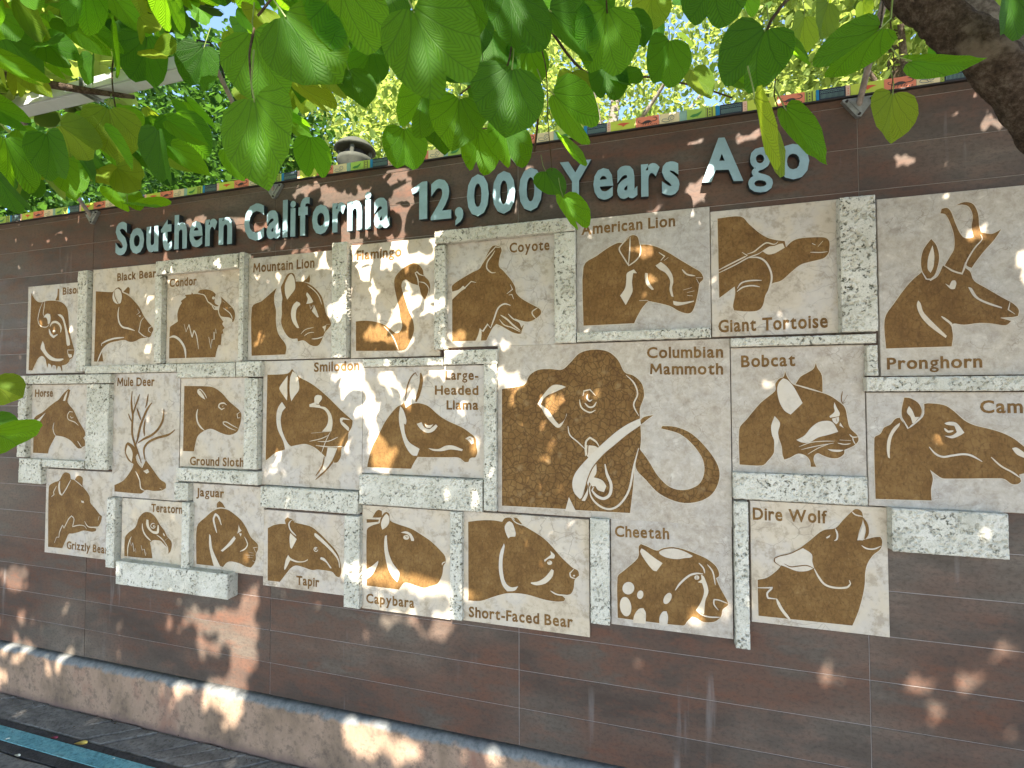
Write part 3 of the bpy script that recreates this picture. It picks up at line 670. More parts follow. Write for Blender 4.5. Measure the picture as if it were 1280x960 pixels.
tile('pronghorn', [(1097,249.5),(1330,226),(1330,468),(1100,470)], .0158, (880,220,3.2), [('Pronghorn',(1108.7,461.5),(1227.8,459),14.5)], [
 (B,[(722,575),(760,510),(820,430),(870,385),(905,420),(935,400),(955,358),(1000,385),(1033,395),(1045,368),(1065,385),(1080,420),(1130,450),(1190,485),(1235,510),(1258,535),(1255,560),(1230,565),(1185,568),(1228,580),(1205,597),(1150,590),(1100,588),(1040,595),(1000,590),(990,600),(995,640),(990,682),(728,690)]),
 (B,[(908,252),(930,280),(940,330),(925,390),(905,412),(885,405),(868,360),(875,300)]),(L,[(913,278),(920,318),(917,362),(905,388),(893,370),(896,325)]),(l,5,[(868,380),(888,413),(915,410),(942,370)]),
 (B,[(945,150),(950,132),(972,128),(988,145),(1005,190),(1025,232),(1050,250),(1110,235),(1100,290),(1080,300),(1050,330),(1030,388),(1000,378),(962,358),(985,320),(1000,290),(1000,240),(985,190),(966,155)]),
 (B,[(1008,118),(1040,105),(1075,112),(1095,150),(1100,200),(1108,225),(1150,232),(1188,213),(1160,255),(1120,300),(1085,345),(1070,368),(1050,358),(1045,330),(1080,270),(1075,230),(1070,200),(1075,160),(1060,125),(1035,115)]),
 (l,5,[(1105,235),(1110,255),(1080,290),(1050,340),(1040,370),(1030,390),(990,380),(960,358)]),
 (L,[(963,430),(980,440),(990,420),(1003,418),(1008,430),(1002,452),(985,452)]),
 (L,[(1055,445),(1070,450),(1100,490),(1190,525),(1190,530),(1130,512),(1080,485)]),
 (L,[(855,498),(865,510),(880,550),(970,640),(965,648),(900,600),(865,560),(850,520)]),(l,8,[(948,562),(985,590),(992,606)]),(l,5,[(1222,505),(1215,535),(1242,553)]),(l,6,[(1185,568),(1227,566)])],
 'large stone tile engraved with a brown pronghorn head and forked horns, upper right')
tile('horse', [(40,481),(112,480),(110,577),(38,572)], .0153, (20,470,8), [('Horse',(44,495.8),(66.2,495.8),9)], [
 (B,[(185,420),(270,360),(340,300),(400,255),(430,235),(480,170),(525,130),(545,140),(530,200),(520,265),(580,345),(620,430),(665,510),(692,560),(690,600),(675,620),(692,650),(690,700),(665,710),(655,722),(620,722),(580,680),(540,640),(480,610),(400,595),(370,650),(335,720),(322,775),(172,768),(178,530)]),
 (L,[(300,365),(250,440),(215,480),(180,522),(178,470),(240,420)]),(L,[(520,150),(510,200),(495,248),(475,248),(490,200)]),
 (l,9,[(575,360),(540,355),(520,390),(530,435),(590,460),(630,495)]),(l,8,[(545,400),(560,420),(580,412)]),(l,9,[(385,465),(375,520),(385,570),(405,600)]),(l,9,[(620,650),(645,690),(660,713)])],
 'small stone tile engraved with a brown horse head, far left')
tile('mule deer', [(142.5,467.5),(226,465),(222,627),(139.5,619.5)], .0148, (0,460,4), [('Mule Deer',(146.7,482.5),(193,482.3),10.5)], [
 (B,[(573,585),(620,560),(660,505),(668,480),(640,460),(625,420),(628,385),(640,370),(665,385),(690,420),(680,450),(712,495),(730,460),(760,500),(800,555),(828,575),(830,600),(810,612),(770,615),(730,610),(705,628),(573,617)]),
 (L,[(640,385),(655,400),(665,430),(660,470),(645,450),(632,420)]),(l,5,[(682,440),(690,470),(712,498),(728,465)]),(l,7,[(680,515),(700,560),(706,600),(725,612)]),(L,[(718,515),(740,505),(748,520),(735,528)]),(D,3,[(722,515),(745,514)]),(l,5,[(800,600),(812,606)]),
 ('b',12,[(662,116),(658,160),(660,200),(665,240),(662,280),(662,330),(675,380),(690,420),(708,475)]),('b',9,[(700,130),(686,170),(675,200),(666,235)]),('b',7,[(643,228),(651,250),(660,270)]),('b',6,[(672,140),(673,180)]),
 ('b',13,[(760,174),(738,205),(716,255),(700,300),(690,350),(680,385)]),('b',8,[(742,130),(734,180),(727,200)]),('b',10,[(685,200),(698,240),(706,260)]),('b',10,[(728,255),(721,300),(723,340)]),
 ('b',12,[(821,204),(815,260),(792,305),(760,335),(720,355),(690,375)]),('b',12,[(877,308),(850,330),(820,341),(785,350),(745,370),(722,400),(722,440),(728,460)]),('b',5,[(800,320),(820,342)])],
 'tall stone tile engraved with a brown mule deer head and branching antlers')
tile('ground sloth', [(226.5,473),(310,471),(308,587),(224.5,583)], .0159, (215,460,8), [('Ground Sloth',(237.5,581),(304.8,583.3),10.5)], [
 (B,[(125,180),(230,180),(380,185),(440,205),(510,260),(570,330),(640,390),(680,430),(695,470),(688,540),(670,600),(650,640),(600,665),(550,668),(480,645),(430,620),(380,608),(320,630),(260,680),(235,760),(222,835),(112,830)]),
 (L,[(262,215),(290,235),(320,280),(335,315),(300,295),(265,260),(255,235)]),(l,10,[(262,215),(290,215),(330,260),(352,303)]),(l,18,[(262,410),(250,470),(260,540),(290,590),(328,624)]),
 (l,14,[(550,370),(520,350),(480,360),(470,390),(500,415),(530,400)]),(l,8,[(505,385),(520,378)]),(l,10,[(682,440),(655,460),(660,500),(688,497)]),(l,10,[(662,602),(600,570),(550,540),(515,540),(520,560),(580,600),(642,624)])],
 'stone tile engraved with a brown ground sloth head with an open mouth')
tile('smilodon', [(329.5,451.5),(453,448.5),(452.5,612.5),(327,606)], .0151, (320,450,6.4), [('Smilodon',(392.6,464.6),(449,462.6),11.5)], [
 (B,[(92,118),(250,110),(290,72),(345,135),(420,175),(500,230),(590,310),(680,400),(775,485),(765,540),(742,580),(735,640),(710,690),(685,705),(680,770),(655,815),(625,822),(618,800),(560,775),(520,740),(470,700),(400,672),(330,680),(270,695),(235,715),(160,740),(110,780),(78,805)]),
 (L,[(575,700),(652,705),(612,800),(555,880),(495,925),(535,860),(560,780)]),('b',15,[(656,700),(625,795),(560,880),(478,957)]),('b',12,[(548,770),(530,850),(478,928)]),
 (L,[(255,125),(240,145),(192,215),(195,245),(250,325),(255,240)]),(L,[(295,90),(330,120),(345,180),(345,240),(310,290),(285,330),(272,260),(275,150)]),(D,10,[(262,110),(258,220),(262,330)]),
 (L,[(210,335),(240,380),(210,420),(200,500),(220,590),(260,670),(300,700),(235,715),(220,650),(175,550),(165,450),(180,380)]),
 (L,[(490,280),(525,285),(530,310),(505,345),(520,370),(560,380),(600,430),(615,500),(605,570),(530,572),(570,520),(580,460),(560,410),(520,385),(430,375),(430,355),(470,340),(470,300)]),(D,14,[(484,352),(510,356)]),
 (L,[(675,465),(700,460),(760,480),(700,475),(690,490),(745,540),(742,570),(690,520),(675,490)]),
 (l,6,[(445,585),(600,570)]),(l,6,[(430,650),(520,630),(585,600)]),(l,6,[(495,650),(580,650),(660,615)]),(l,8,[(480,683),(600,695),(700,690)]),(l,6,[(600,570),(560,650),(525,750)])],
 'large stone tile engraved with a brown sabre-toothed cat head with long fangs')
tile('large-headed llama', [(453.3,460),(606,455.5),(604.5,597.5),(453,591.5)], .0157, (445,450,6.4), [('Large-',(556.7,474.4),(598,474.6),11),('Headed',(543.7,493),(598,493.5),11.2),('Llama',(558.3,511.6),(598,512),11.2)], [
 (B,[(90,858),(100,800),(130,700),(170,620),(205,550),(230,500),(280,430),(330,375),(370,355),(385,330),(400,385),(440,355),(500,345),(580,370),(660,440),(740,490),(850,540),(920,590),(958,630),(965,690),(972,740),(955,780),(915,785),(900,815),(870,815),(820,780),(740,778),(580,778),(495,775),(465,820),(440,870)]),
 ('b',11,[(395,330),(402,260),(415,200),(440,140),(475,100),(492,130)]),('b',30,[(518,105),(525,160),(515,220),(498,280),(480,335)]),
 (L,[(355,370),(380,400),(405,480),(400,515),(385,510),(395,590),(430,660),(510,710),(490,765),(450,760),(410,710),(380,640),(350,520),(345,440)]),
 (L,[(487,510),(525,498),(550,540),(590,555),(640,515),(655,530),(620,570),(570,582),(520,555)]),(L,[(550,510),(580,522),(620,515),(595,545),(565,540)]),
 (L,[(875,630),(910,610),(940,625),(942,665),(925,675),(895,640)]),(D,7,[(895,635),(915,628),(932,650)]),(L,[(580,705),(660,712),(720,685),(780,685),(855,715),(850,728),(760,715),(690,728),(620,725)])],
 'stone tile engraved with a brown llama head, dappled with sunlight')
tile('columbian mammoth', [(622,433),(912.5,422.5),(915,657.5),(622.5,640.5)], .0163, (600,420,4), [('Columbian',(808.7,447.3),(904,446.7),13.5),('Mammoth',(812.5,467.8),(904,467.8),13.5)], [
 (B,[(110,265),(220,245),(245,200),(290,170),(350,165),(410,168),(450,135),(500,85),(570,68),(640,78),(690,120),(722,180),(770,200),(810,240),(820,300),(800,360),(800,410),(805,500),(800,560),(775,640),(765,760),(750,885),(480,870),(428,865),(110,848)]),
 (B,[(795,560),(840,620),(890,700),(950,755),(1020,770),(1090,745),(1120,690),(1115,620),(1070,550),(1000,490),(905,462),(912,450),(980,455),(1060,490),(1140,570),(1190,650),(1195,720),(1160,790),(1090,828),(1000,832),(900,790),(830,720),(778,655)]),
 (B,[(795,430),(820,405),(868,395),(840,415),(800,447)]),
 (l,14,[(625,640),(635,690),(655,740),(650,790),(620,812),(585,800),(560,772),(568,755)]),(l,10,[(793,560),(770,650),(745,770),(700,840),(650,865),(600,850),(560,810),(548,765),(558,735)]),
 (L,[(545,725),(565,705),(610,720),(632,750),(620,780),(590,770),(578,750),(560,752)]),(L,[(582,640),(580,690),(545,735),(540,790),(525,825),(508,822),(540,760),(535,720),(560,660)]),
 (L,[(530,590),(532,545),(575,550),(592,560),(545,610)]),
 (L,[(800,412),(805,445),(740,490),(680,540),(620,590),(570,650),(545,700),(530,750),(515,800),(500,815),(470,780),(462,730),(480,680),(530,620),(600,550),(680,480),(740,440)]),(D,5,[(805,446),(740,492),(680,542),(620,592),(568,652),(543,702),(528,752),(512,805)]),
 (l,9,[(528,600),(530,530),(550,508),(580,528),(596,552)]),(D,5,[(538,595),(542,540),(560,525)]),
 (L,[(430,255),(400,245),(360,248),(320,290),(288,340),(310,365),(330,400),(380,455),(405,452),(432,400),(434,385),(422,420),(395,442),(375,420),(340,370),(302,342),(330,302),(380,278)]),
 (l,7,[(515,300),(520,275),(550,268),(578,298)]),(l,7,[(498,318),(508,358),(548,382),(578,370)]),(l,8,[(524,335),(545,355),(568,352),(582,330)]),(l,8,[(538,292),(536,312),(548,326),(562,318)]),
 (l,7,[(730,195),(770,235),(788,290),(768,345),(795,400)]),(l,6,[(440,450),(450,495),(490,530),(528,567)]),(L,[(445,805),(475,865),(487,882),(426,874)])],
 'largest stone tile, engraved with a brown mammoth head and long curling tusks')
tile('bobcat', [(914,436),(1080.5,429.5),(1083,595),(915,590)], .0152, (910,435,6.4), [('Bobcat',(926.4,458.8),(994,457.2),14.5)], [
 (B,[(90,650),(150,570),(260,440),(375,345),(380,285),(410,245),(445,230),(455,185),(475,235),(520,290),(600,315),(700,345),(800,375),(880,425),(935,480),(955,570),(975,640),(1035,700),(1042,740),(1020,770),(990,790),(930,815),(925,850),(880,880),(820,880),(760,860),(720,842),(690,860),(685,900),(705,950),(662,950),(655,900),(620,860),(560,845),(500,875),(450,893),(435,850),(430,790),(400,700),(370,780),(365,840),(320,900),(270,940),(92,932)]),
 (L,[(372,545),(415,600),(400,670),(405,720),(395,770),(368,800),(368,740),(350,690),(345,620)]),
 (L,[(440,242),(480,260),(530,320),(595,440),(545,490),(500,532),(450,500),(410,430),(392,340),(405,280)]),
 (B,[(540,290),(580,230),(640,195),(685,165),(702,118),(715,160),(750,220),(755,355),(700,335),(600,305)]),(l,8,[(550,298),(640,325),(760,358)]),
 (L,[(850,435),(870,480),(892,520),(888,545),(815,558),(810,545),(850,510),(845,470)]),(L,[(830,565),(885,550),(885,585),(865,610),(840,590)]),(D,9,[(862,562),(870,590)]),(L,[(895,595),(925,640),(890,620)]),
 (L,[(545,735),(610,700),(660,640),(720,595),(790,582),(840,600),(880,670),(800,695),(720,715),(650,755),(590,755)]),
 (l,6,[(565,790),(660,755),(760,745),(850,745)]),(l,6,[(585,812),(700,785),(845,760)]),(l,6,[(635,850),(720,800),(800,770)]),(L,[(795,808),(850,812),(925,815),(890,830),(830,826)]),
 (l,8,[(970,690),(995,712),(1040,710)]),(l,7,[(995,712),(1000,740),(1017,770)]),(l,8,[(890,735),(980,740)]),(l,8,[(875,760),(930,770),(978,764)]),
 ('b',7,[(915,345),(905,410),(920,450)]),('b',7,[(955,375),(918,440)]),('b',6,[(940,430),(915,448)])],
 'stone tile engraved with a brown bobcat head with tufted ears')
tile('camel', [(1082,491.5),(1330,488.5),(1330,645),(1087,631.5)], .0166, (1080,490,6.4), [('Camel',(1225,515.8),(1300,516),15.5)], [
 (B,[(82,370),(130,335),(160,285),(210,260),(250,215),(285,205),(300,230),(350,292),(400,250),(460,190),(480,140),(480,95),(520,90),(640,105),(720,155),(800,225),(880,265),(1000,295),(1100,325),(1200,375),(1300,455),(1390,530),(1410,600),(1380,650),(1290,650),(1240,660),(1255,715),(1230,735),(1180,735),(1120,695),(1050,690),(640,692),(590,670),(525,620),(550,690),(535,780),(540,868),(92,855)]),
 (B,[(322,45),(370,50),(430,85),(460,140),(450,190),(400,250),(350,290),(315,240),(300,150)]),(L,[(358,112),(385,150),(405,200),(440,200),(400,245),(385,250),(370,200),(340,160)]),
 (l,12,[(300,205),(350,292),(462,195),(475,120)]),
 (L,[(285,245),(280,270),(225,350),(205,450),(205,530),(190,520),(180,450),(190,370),(230,290)]),
 (L,[(640,250),(680,238),(740,250),(800,325),(760,350),(700,370),(640,350),(700,348),(740,320),(720,270),(660,262)]),(l,16,[(640,290),(668,316),(712,310)]),
 (l,15,[(518,438),(570,495),(630,518),(700,508),(790,497),(860,510),(942,556)]),(l,12,[(1013,520),(1090,590),(1180,640),(1252,690)]),(L,[(1180,450),(1220,445),(1300,500),(1290,530),(1220,500)])],
 'wide stone tile engraved with a brown camel head, cut off by the right edge')
tile('grizzly bear', [(58,585.5),(141,590.5),(139,702),(56,689)], .0149, (45,585,8), [('Grizzly Bear',(83.5,685.6),(134.6,692.2),9.5)], [
 (B,[(130,190),(180,145),(235,122),(270,60),(300,42),(340,60),(350,110),(390,120),(410,85),(440,78),(470,105),(470,180),(515,240),(540,290),(545,345),(590,400),(640,465),(662,480),(655,520),(640,560),(620,585),(560,590),(605,605),(600,630),(560,638),(480,625),(430,640),(370,655),(330,660),(300,720),(265,802),(122,788)]),
 (l,24,[(243,130),(235,190),(245,250),(265,272)]),(l,11,[(262,275),(310,200),(352,118)]),(l,8,[(388,118),(430,150),(472,188)]),
 (l,10,[(188,748),(210,690),(235,690),(240,640),(270,570),(285,600),(330,510),(360,478),(385,510),(370,585),(440,570),(490,580),(510,608)]),(l,10,[(490,530),(520,580),(560,592),(622,588)]),
 (l,9,[(210,180),(180,240),(187,262),(158,288)]),(L,[(455,325),(480,330),(485,350),(460,345)]),(l,12,[(637,480),(625,522)])],
 'stone tile engraved with a brown grizzly bear head, lowest at the far left')
tile('teratorn', [(153,622.5),(230,628),(228,711),(151,700.5)], .0154, (140,620,10.667), [('Teratorn',(189.2,639.5),(228,642),10)], [
 (B,[(175,560),(220,490),(300,430),(330,380),(360,290),(420,225),(475,212),(530,230),(590,290),(640,380),(700,460),(740,540),(790,600),(800,660),(780,740),(750,770),(755,730),(740,690),(690,640),(650,600),(600,590),(550,590),(510,620),(525,700),(540,830),(400,825),(165,800)]),
 (l,22,[(410,365),(415,440),(450,520),(525,598)]),(L,[(465,310),(490,320),(500,400),(540,460),(600,470),(615,380),(630,400),(630,480),(600,505),(540,490),(480,430),(460,370)]),
 (l,12,el(555,395,32,32,10)),(L,el(562,400,12,12,8)),(l,13,[(600,515),(660,560),(710,620),(750,690),(752,722)]),(l,9,[(708,592),(750,558)]),(L,[(685,490),(705,510),(712,535),(690,520)]),
 (l,17,[(265,540),(235,610),(215,700),(215,805)]),(l,10,[(250,600),(265,665),(282,620),(300,740),(318,695),(325,752)]),(l,10,[(393,655),(410,720),(435,705),(455,792),(467,755)])],
 'small stone tile engraved with a brown teratorn, a vulture-like bird head')
tile('jaguar', [(242,604),(331,609),(328.3,720.5),(239.5,709)], .0161, (235,605,8), [('Jaguar',(245.6,619.8),(279.8,621.9),10)], [
 (B,[(90,430),(180,330),(250,270),(320,245),(400,258),(470,305),(540,370),(590,450),(630,530),(690,590),(703,620),(700,660),(680,700),(680,750),(660,800),(630,835),(580,825),(520,795),(440,775),(390,785),(350,832),(320,820),(265,820),(85,800)]),
 (B,[(290,238),(292,195),(315,170),(345,190),(375,240),(330,232)]),(L,[(215,500),(230,520),(245,640),(290,750),(330,830),(265,830),(240,740),(215,620)]),
 (l,22,[(338,410),(310,330),(280,300),(260,345),(268,400),(292,487)]),(L,[(465,520),(480,545),(440,600),(350,675),(330,665),(390,610),(440,550)]),
 (L,[(510,405),(520,440),(540,465),(520,480),(495,495),(505,460)]),(L,[(515,490),(540,495),(530,525)]),(l,13,[(568,525),(590,570),(598,610),(570,650),(525,672)]),
 (l,9,[(702,630),(660,635),(682,684)]),(l,6,[(610,680),(660,690)]),(l,6,[(580,708),(660,712)]),(l,6,[(600,730),(650,735)]),(l,8,[(648,765),(672,776)])],
 'stone tile engraved with a brown jaguar head with a rounded ear')
tile('tapir', [(330,636.5),(431,645),(430,744.5),(328.5,731.5)], .0147, (320,630,8), [('Tapir',(370.6,730.4),(398.8,733.5),11)], [
 (B,[(120,240),(180,210),(250,198),(300,200),(290,160),(315,133),(345,145),(380,155),(400,185),(480,205),(560,230),(640,295),(720,375),(790,450),(830,520),(850,610),(855,680),(835,735),(800,720),(765,680),(700,665),(620,655),(560,660),(470,630),(400,615),(350,640),(300,700),(240,778),(118,765)]),
 (l,15,[(352,165),(332,200),(350,260),(405,318)]),(l,8,[(350,165),(375,155),(394,188)]),(L,[(345,290),(410,350),(385,400),(360,447),(345,430),(338,350)]),
 (L,[(325,508),(350,540),(420,570),(480,570),(520,550),(520,562),(480,580),(410,582),(345,560),(315,620),(290,660),(285,640),(300,560)]),
 (L,[(590,288),(620,305),(720,400),(790,480),(835,560),(842,640),(835,630),(820,560),(770,490),(690,410),(590,320)]),
 (l,9,el(603,452,20,20,9)),(L,el(600,448,8,8,7)),(L,[(650,530),(690,545),(760,640),(745,640),(700,580),(645,550)])],
 'stone tile engraved with a brown tapir head with a drooping snout')
tile('capybara', [(452.5,632),(563,638),(563,774),(452.5,761)], .0158, (440,630,8), [('Capybara',(457.8,753),(518,759.7),11.5)], [
 (B,[(148,265),(200,215),(275,190),(285,150),(320,90),(345,78),(375,100),(385,165),(470,205),(600,250),(700,310),(800,380),(890,470),(930,520),(938,580),(915,620),(905,700),(880,760),(850,800),(780,822),(720,838),(640,815),(570,790),(520,790),(470,855),(148,815)]),
 (B,[(205,135),(240,75),(270,55),(300,70),(300,120),(280,135)]),(B,[(148,150),(270,155),(265,178),(148,188)]),
 (L,[(345,95),(368,120),(375,180),(345,230),(305,255),(292,200),(310,140)]),(L,[(330,325),(350,310),(355,400),(370,490),(410,590),(475,680),(470,740),(455,780),(400,720),(355,620),(325,450)]),
 (L,[(265,565),(260,600),(210,700),(146,755),(146,660),(200,620)]),(L,[(490,285),(540,272),(590,295),(620,345),(622,368),(595,368),(575,315),(540,295)]),(L,el(545,332,30,24)),(D,7,[(530,310),(548,330),(570,325)]),
 (l,10,[(938,575),(908,590),(905,610)])],
 'stone tile engraved with a brown capybara head, its lower half in sunlight')
tile('short-faced bear', [(579,640),(735.5,648),(738,795),(579,777)], .0150, (570,635,6.4), [('Short-Faced Bear',(586,770.6),(715.6,784.2),13)], [
 (B,[(98,110),(200,98),(300,98),(370,110),(390,82),(430,75),(460,90),(520,130),(600,175),(700,240),(770,310),(840,390),(930,475),(975,500),(985,540),(950,575),(942,640),(920,685),(880,695),(840,690),(875,725),(865,745),(800,748),(700,730),(560,690),(430,680),(330,700),(200,742),(100,738)]),
 (B,[(458,75),(490,80),(530,130),(500,125)]),(l,8,[(445,80),(480,115),(535,138)]),(L,[(430,105),(455,125),(478,195),(475,228),(435,230),(420,243),(400,200),(390,150),(410,115)]),
 (L,[(385,282),(390,310),(375,400),(375,500),(395,590),(440,632),(498,625),(470,660),(410,665),(370,610),(345,500),(350,370)]),
 (L,[(755,342),(790,375),(785,403),(740,405),(712,430),(705,415),(745,385),(760,370)]),(L,el(750,437,20,17)),(D,13,[(737,425),(752,430)]),
 (L,[(765,487),(783,500),(770,550),(720,600),(650,617),(600,603),(600,593),(660,585),(720,545)]),(l,11,[(756,660),(810,690),(895,697)]),(l,10,[(945,485),(912,520),(920,550),(957,564)]),(L,el(945,540,9,7,8))],
 'stone tile engraved with a brown short-faced bear head, bottom centre')
tile('cheetah', [(764,649),(914.5,657),(917,799),(763.5,780)], .0164, (755,660,6.4), [('Cheetah',(768.6,670.3),(836.5,673.8),13.5)], [
 (B,[(108,395),(160,340),(270,240),(278,150),(295,128),(340,145),(420,180),(470,162),(540,153),(620,165),(720,200),(820,245),(890,300),(918,350),(918,385),(895,400),(930,480),(990,590),(988,620),(950,650),(940,695),(925,720),(880,750),(800,752),(740,720),(705,708),(670,740),(630,780),(110,718)]),
 (L,[(300,162),(330,180),(400,235),(468,280),(420,345),(390,335),(330,260),(290,190)]),(L,[(440,190),(480,170),(560,163),(640,185),(710,222),(690,235),(640,240),(580,248),(500,235),(450,210)]),
 (L,el(195,480,47,50,14,20)),(L,el(290,532,25,34,12,10)),(L,el(173,627,45,78,14,-8)),(L,el(508,562,28,48,12,28)),
 (L,[(230,755),(245,690),(280,645),(315,640),(335,680),(332,765)]),(L,[(442,775),(445,710),(470,668),(500,665),(512,710),(505,782)]),
 (l,15,[(570,496),(610,440),(680,380),(740,362),(792,366)]),(L,[(775,370),(800,390),(835,500),(810,580),(800,690),(735,655),(775,590),(800,510),(785,440),(750,432),(780,410)]),
 (L,el(742,395,20,18)),(D,9,[(742,378),(742,412)]),(l,11,[(758,278),(795,320),(805,360)]),(l,11,[(826,290),(870,350),(890,455)]),(l,11,[(735,655),(790,695),(850,710),(927,712)]),(l,10,[(988,601),(920,575),(880,570),(880,610),(914,655)])],
 'stone tile engraved with a brown cheetah head with pale oval spots')
tile('dire wolf', [(937,626.5),(1108.5,633.5),(1112.5,796),(940.5,778)], .0156, (930,630,6.4), [('Dire Wolf',(941,649),(1034,653.9),15)], [
 (B,[(108,605),(180,590),(240,550),(290,500),(330,410),(400,385),(470,335),(540,280),(600,230),(650,205),(730,192),(790,130),(850,70),(890,40),(930,50),(950,90),(945,150),(920,220),(905,290),(960,285),(1040,265),(1090,262),(1105,300),(1090,360),(1030,410),(985,480),(968,560),(965,640),(945,750),(910,870),(866,972),(115,893)]),
 ('b',22,[(950,110),(980,170),(985,230),(965,280)]),(L,[(950,140),(970,190),(965,240),(950,290),(905,287),(920,240),(940,190)]),
 (L,[(255,425),(330,410),(410,380),(470,352),(540,400),(545,460),(560,510),(500,535),(420,535),(330,500),(270,480),(242,450)]),
 (D,8,[(320,475),(370,500),(430,495),(500,490),(560,515)]),(D,7,[(292,497),(245,462),(245,430),(290,412),(380,390),(462,343)]),
 (l,15,[(560,515),(600,590),(650,645),(730,668),(820,665),(850,635),(840,608)]),(l,12,[(728,195),(745,240),(740,280),(720,292)]),(l,10,[(860,58),(890,85),(947,98)]),(l,11,[(938,330),(980,355),(1040,358),(1092,335)]),
 (L,[(655,265),(690,245),(680,265),(660,275)]),(l,13,[(104,668),(228,668),(185,710),(190,750),(262,758)]),(l,22,[(258,755),(300,840),(372,930)])],
 'stone tile engraved with a brown howling dire wolf, lowest at the right')
for i, (animal, q, d, fr, texts, shapes, label) in enumerate(T):
    x0, x1, z0, z1 = rect(q, d); d += i * .00002
    mb = MB(); bv = .0012
    pts = [(x0, z0), (x1, z0), (x1, z1), (x0, z1)]; cx, cz = (x0 + x1) / 2, (z0 + z1) / 2
    f = [(x0 + bv, -d, z0 + bv), (x1 - bv, -d, z0 + bv), (x1 - bv, -d, z1 - bv), (x0 + bv, -d, z1 - bv)]
    m_ = [(x, -d + bv, z) for x, z in pts]; k_ = [(x, .001, z) for x, z in pts]
    mb.add(f + m_ + k_, [(0, 1, 2, 3)] + [(a, 4 + a, 4 + (a + 1) % 4, (a + 1) % 4) for a in range(4)] + [(4 + a, 8 + a, 8 + (a + 1) % 4, 4 + (a + 1) % 4) for a in range(4)])
    br = animal in ('columbian mammoth', 'american lion', 'pronghorn', 'bobcat', 'camel', 'cheetah'); root = mb.build('animal_tile', MAT['tile_brec' if br else 'tile']); tag(root, label, 'stone tile', 'engraved stone tiles of ice age animals')
    ox, oy, s = fr
    def cv(pts, closed): return [W(ox + a / s, oy + c / s, d) for a, c in catmull(pts, closed)]
    mB, mL, mD, mC = MB(), MB(), MB(), MB(); cz_ = W(640, 480, d)
    e_ = 0.0
    for sh in shapes:
        kd = sh[0]; e_ += .00002
        if kd in 'BL':
            poly = cv(sh[1], True)
            if kd == 'L': mL = MB()
            fill(mB if kd == 'B' else mL, poly, -d - e_ - (.0009 if kd == 'B' else .0017))
            if kd == 'L': mL.build('raised_highlight', MAT['raised'], root)
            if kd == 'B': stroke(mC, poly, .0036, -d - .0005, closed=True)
        else:
            poly = cv(sh[2], False)
            a_ = W(ox + sh[2][0][0] / s, oy + sh[2][0][1] / s, d); b_ = W(ox + sh[2][0][0] / s, oy + (sh[2][0][1] + sh[1]) / s, d)
            w = abs(b_[1] - a_[1])
            if kd == 'b': stroke(mB, poly, w, -d - .0012 - e_)
            elif kd == 'l': mL = MB(); stroke(mL, poly, w, -d - .0021 - e_); mL.build('raised_line', MAT['raised'], root)
            else: mD = MB(); stroke(mD, poly, w, -d - .0028 - e_); mD.build('dark_line', MAT['engraved'], root)
    mB.build('engraved_head', MAT['eng_brec' if animal == 'columbian mammoth' else 'engraved'], root)
    mC.build('rim_highlight', MAT['cut'], root)  # light halo of the engraved outline, drawn as a pale stroke
    lettering(texts, d, root, MAT['engraved'])

# ------------------------------------------------------------------ raised sign letters
sg = empty('sign_lettering', (W(144, 318)[0], -.02, W(144, 318)[1]))
tag(sg, 'raised blue grey metal letters reading Southern California 12,000 Years Ago along the wall top', 'sign')
for txt, p0, p1, cap in [('Southern', (144,317.5), (290,302.5), 39.5), ('California', (305,299.5), (487,281.5), 44), ('12,000', (514,275.5), (678,259), 47.5), ('Years', (700,251.5), (849.5,240), 49), ('Ago', (877.5,225.5), (1012,220), 52)]:
    for ch, pts, fs, ed in text_on(txt, p0, p1, cap, .028, bold=.036):
        mb = MB(); n = len(pts)
        mb.add([(x, -.028, z) for x, z in pts], fs)
        mb.mi = 1; mb.add([(x, -.0282, z) for x, z in pts] + [(x, -.008, z) for x, z in pts], [(a, b_, b_ + n, a + n) for a, b_ in ed])
        mb.build('letter', [MAT['letter'], MAT['letter_side']], sg)

# ------------------------------------------------------------------ wall washer lamps on arms
AX = [-2.874, -1.674, -.474, .726]
def bracket(xc, lab):
    o = empty('lamp_bracket', (xc, 0, 2.63)); tag(o, lab, 'lamp arm', 'steel arms along the wall top')
    mb = MB(); pts = [(xc - .050, 2.660), (xc - .045, 2.664), (xc + .045, 2.664), (xc + .050, 2.660), (xc + .006, 2.598), (xc - .006, 2.598)]
    fill(mb, pts, -.016, -.001)
    fill(mb, [(xc - .028, 2.652), (xc + .028, 2.652), (xc, 2.614)], -.020, -.015)
    mb.build('mounting_plate', MAT['steel'], o)
    for dx, dz in ((-.036, .655), (.036, .655), (0, .606)):
        mb = MB(); mb.tube([(xc + dx, -.014, 2 + dz), (xc + dx, -.021, 2 + dz)], .0045, 6); mb.build('bolt', MAT['dark_metal'], o)
    mb = MB(); mb.tube([(xc, -.012, 2.635), (xc, -.30, 2.975), (xc, -.355, 3.035)], [.0095] * 3, 10)
    mb.build('rod', MAT['rod'], o)
    return o
for xc, lab in zip(AX, ['leftmost steel lamp arm rising from its wall bracket, above the grey word Southern', 'steel lamp arm rising from the wall bracket above the C of California',
                        'steel lamp arm on the wall bracket above the last zero of 12,000', 'rusty steel lamp arm on the wall bracket at the upper right']): bracket(xc, lab)
lp = empty('wall_washer_lamp', (-2.3, -.37, 3.03)); tag(lp, 'long grey ribbed linear lamp hung between two steel arms among leaves, upper left', 'lamp')
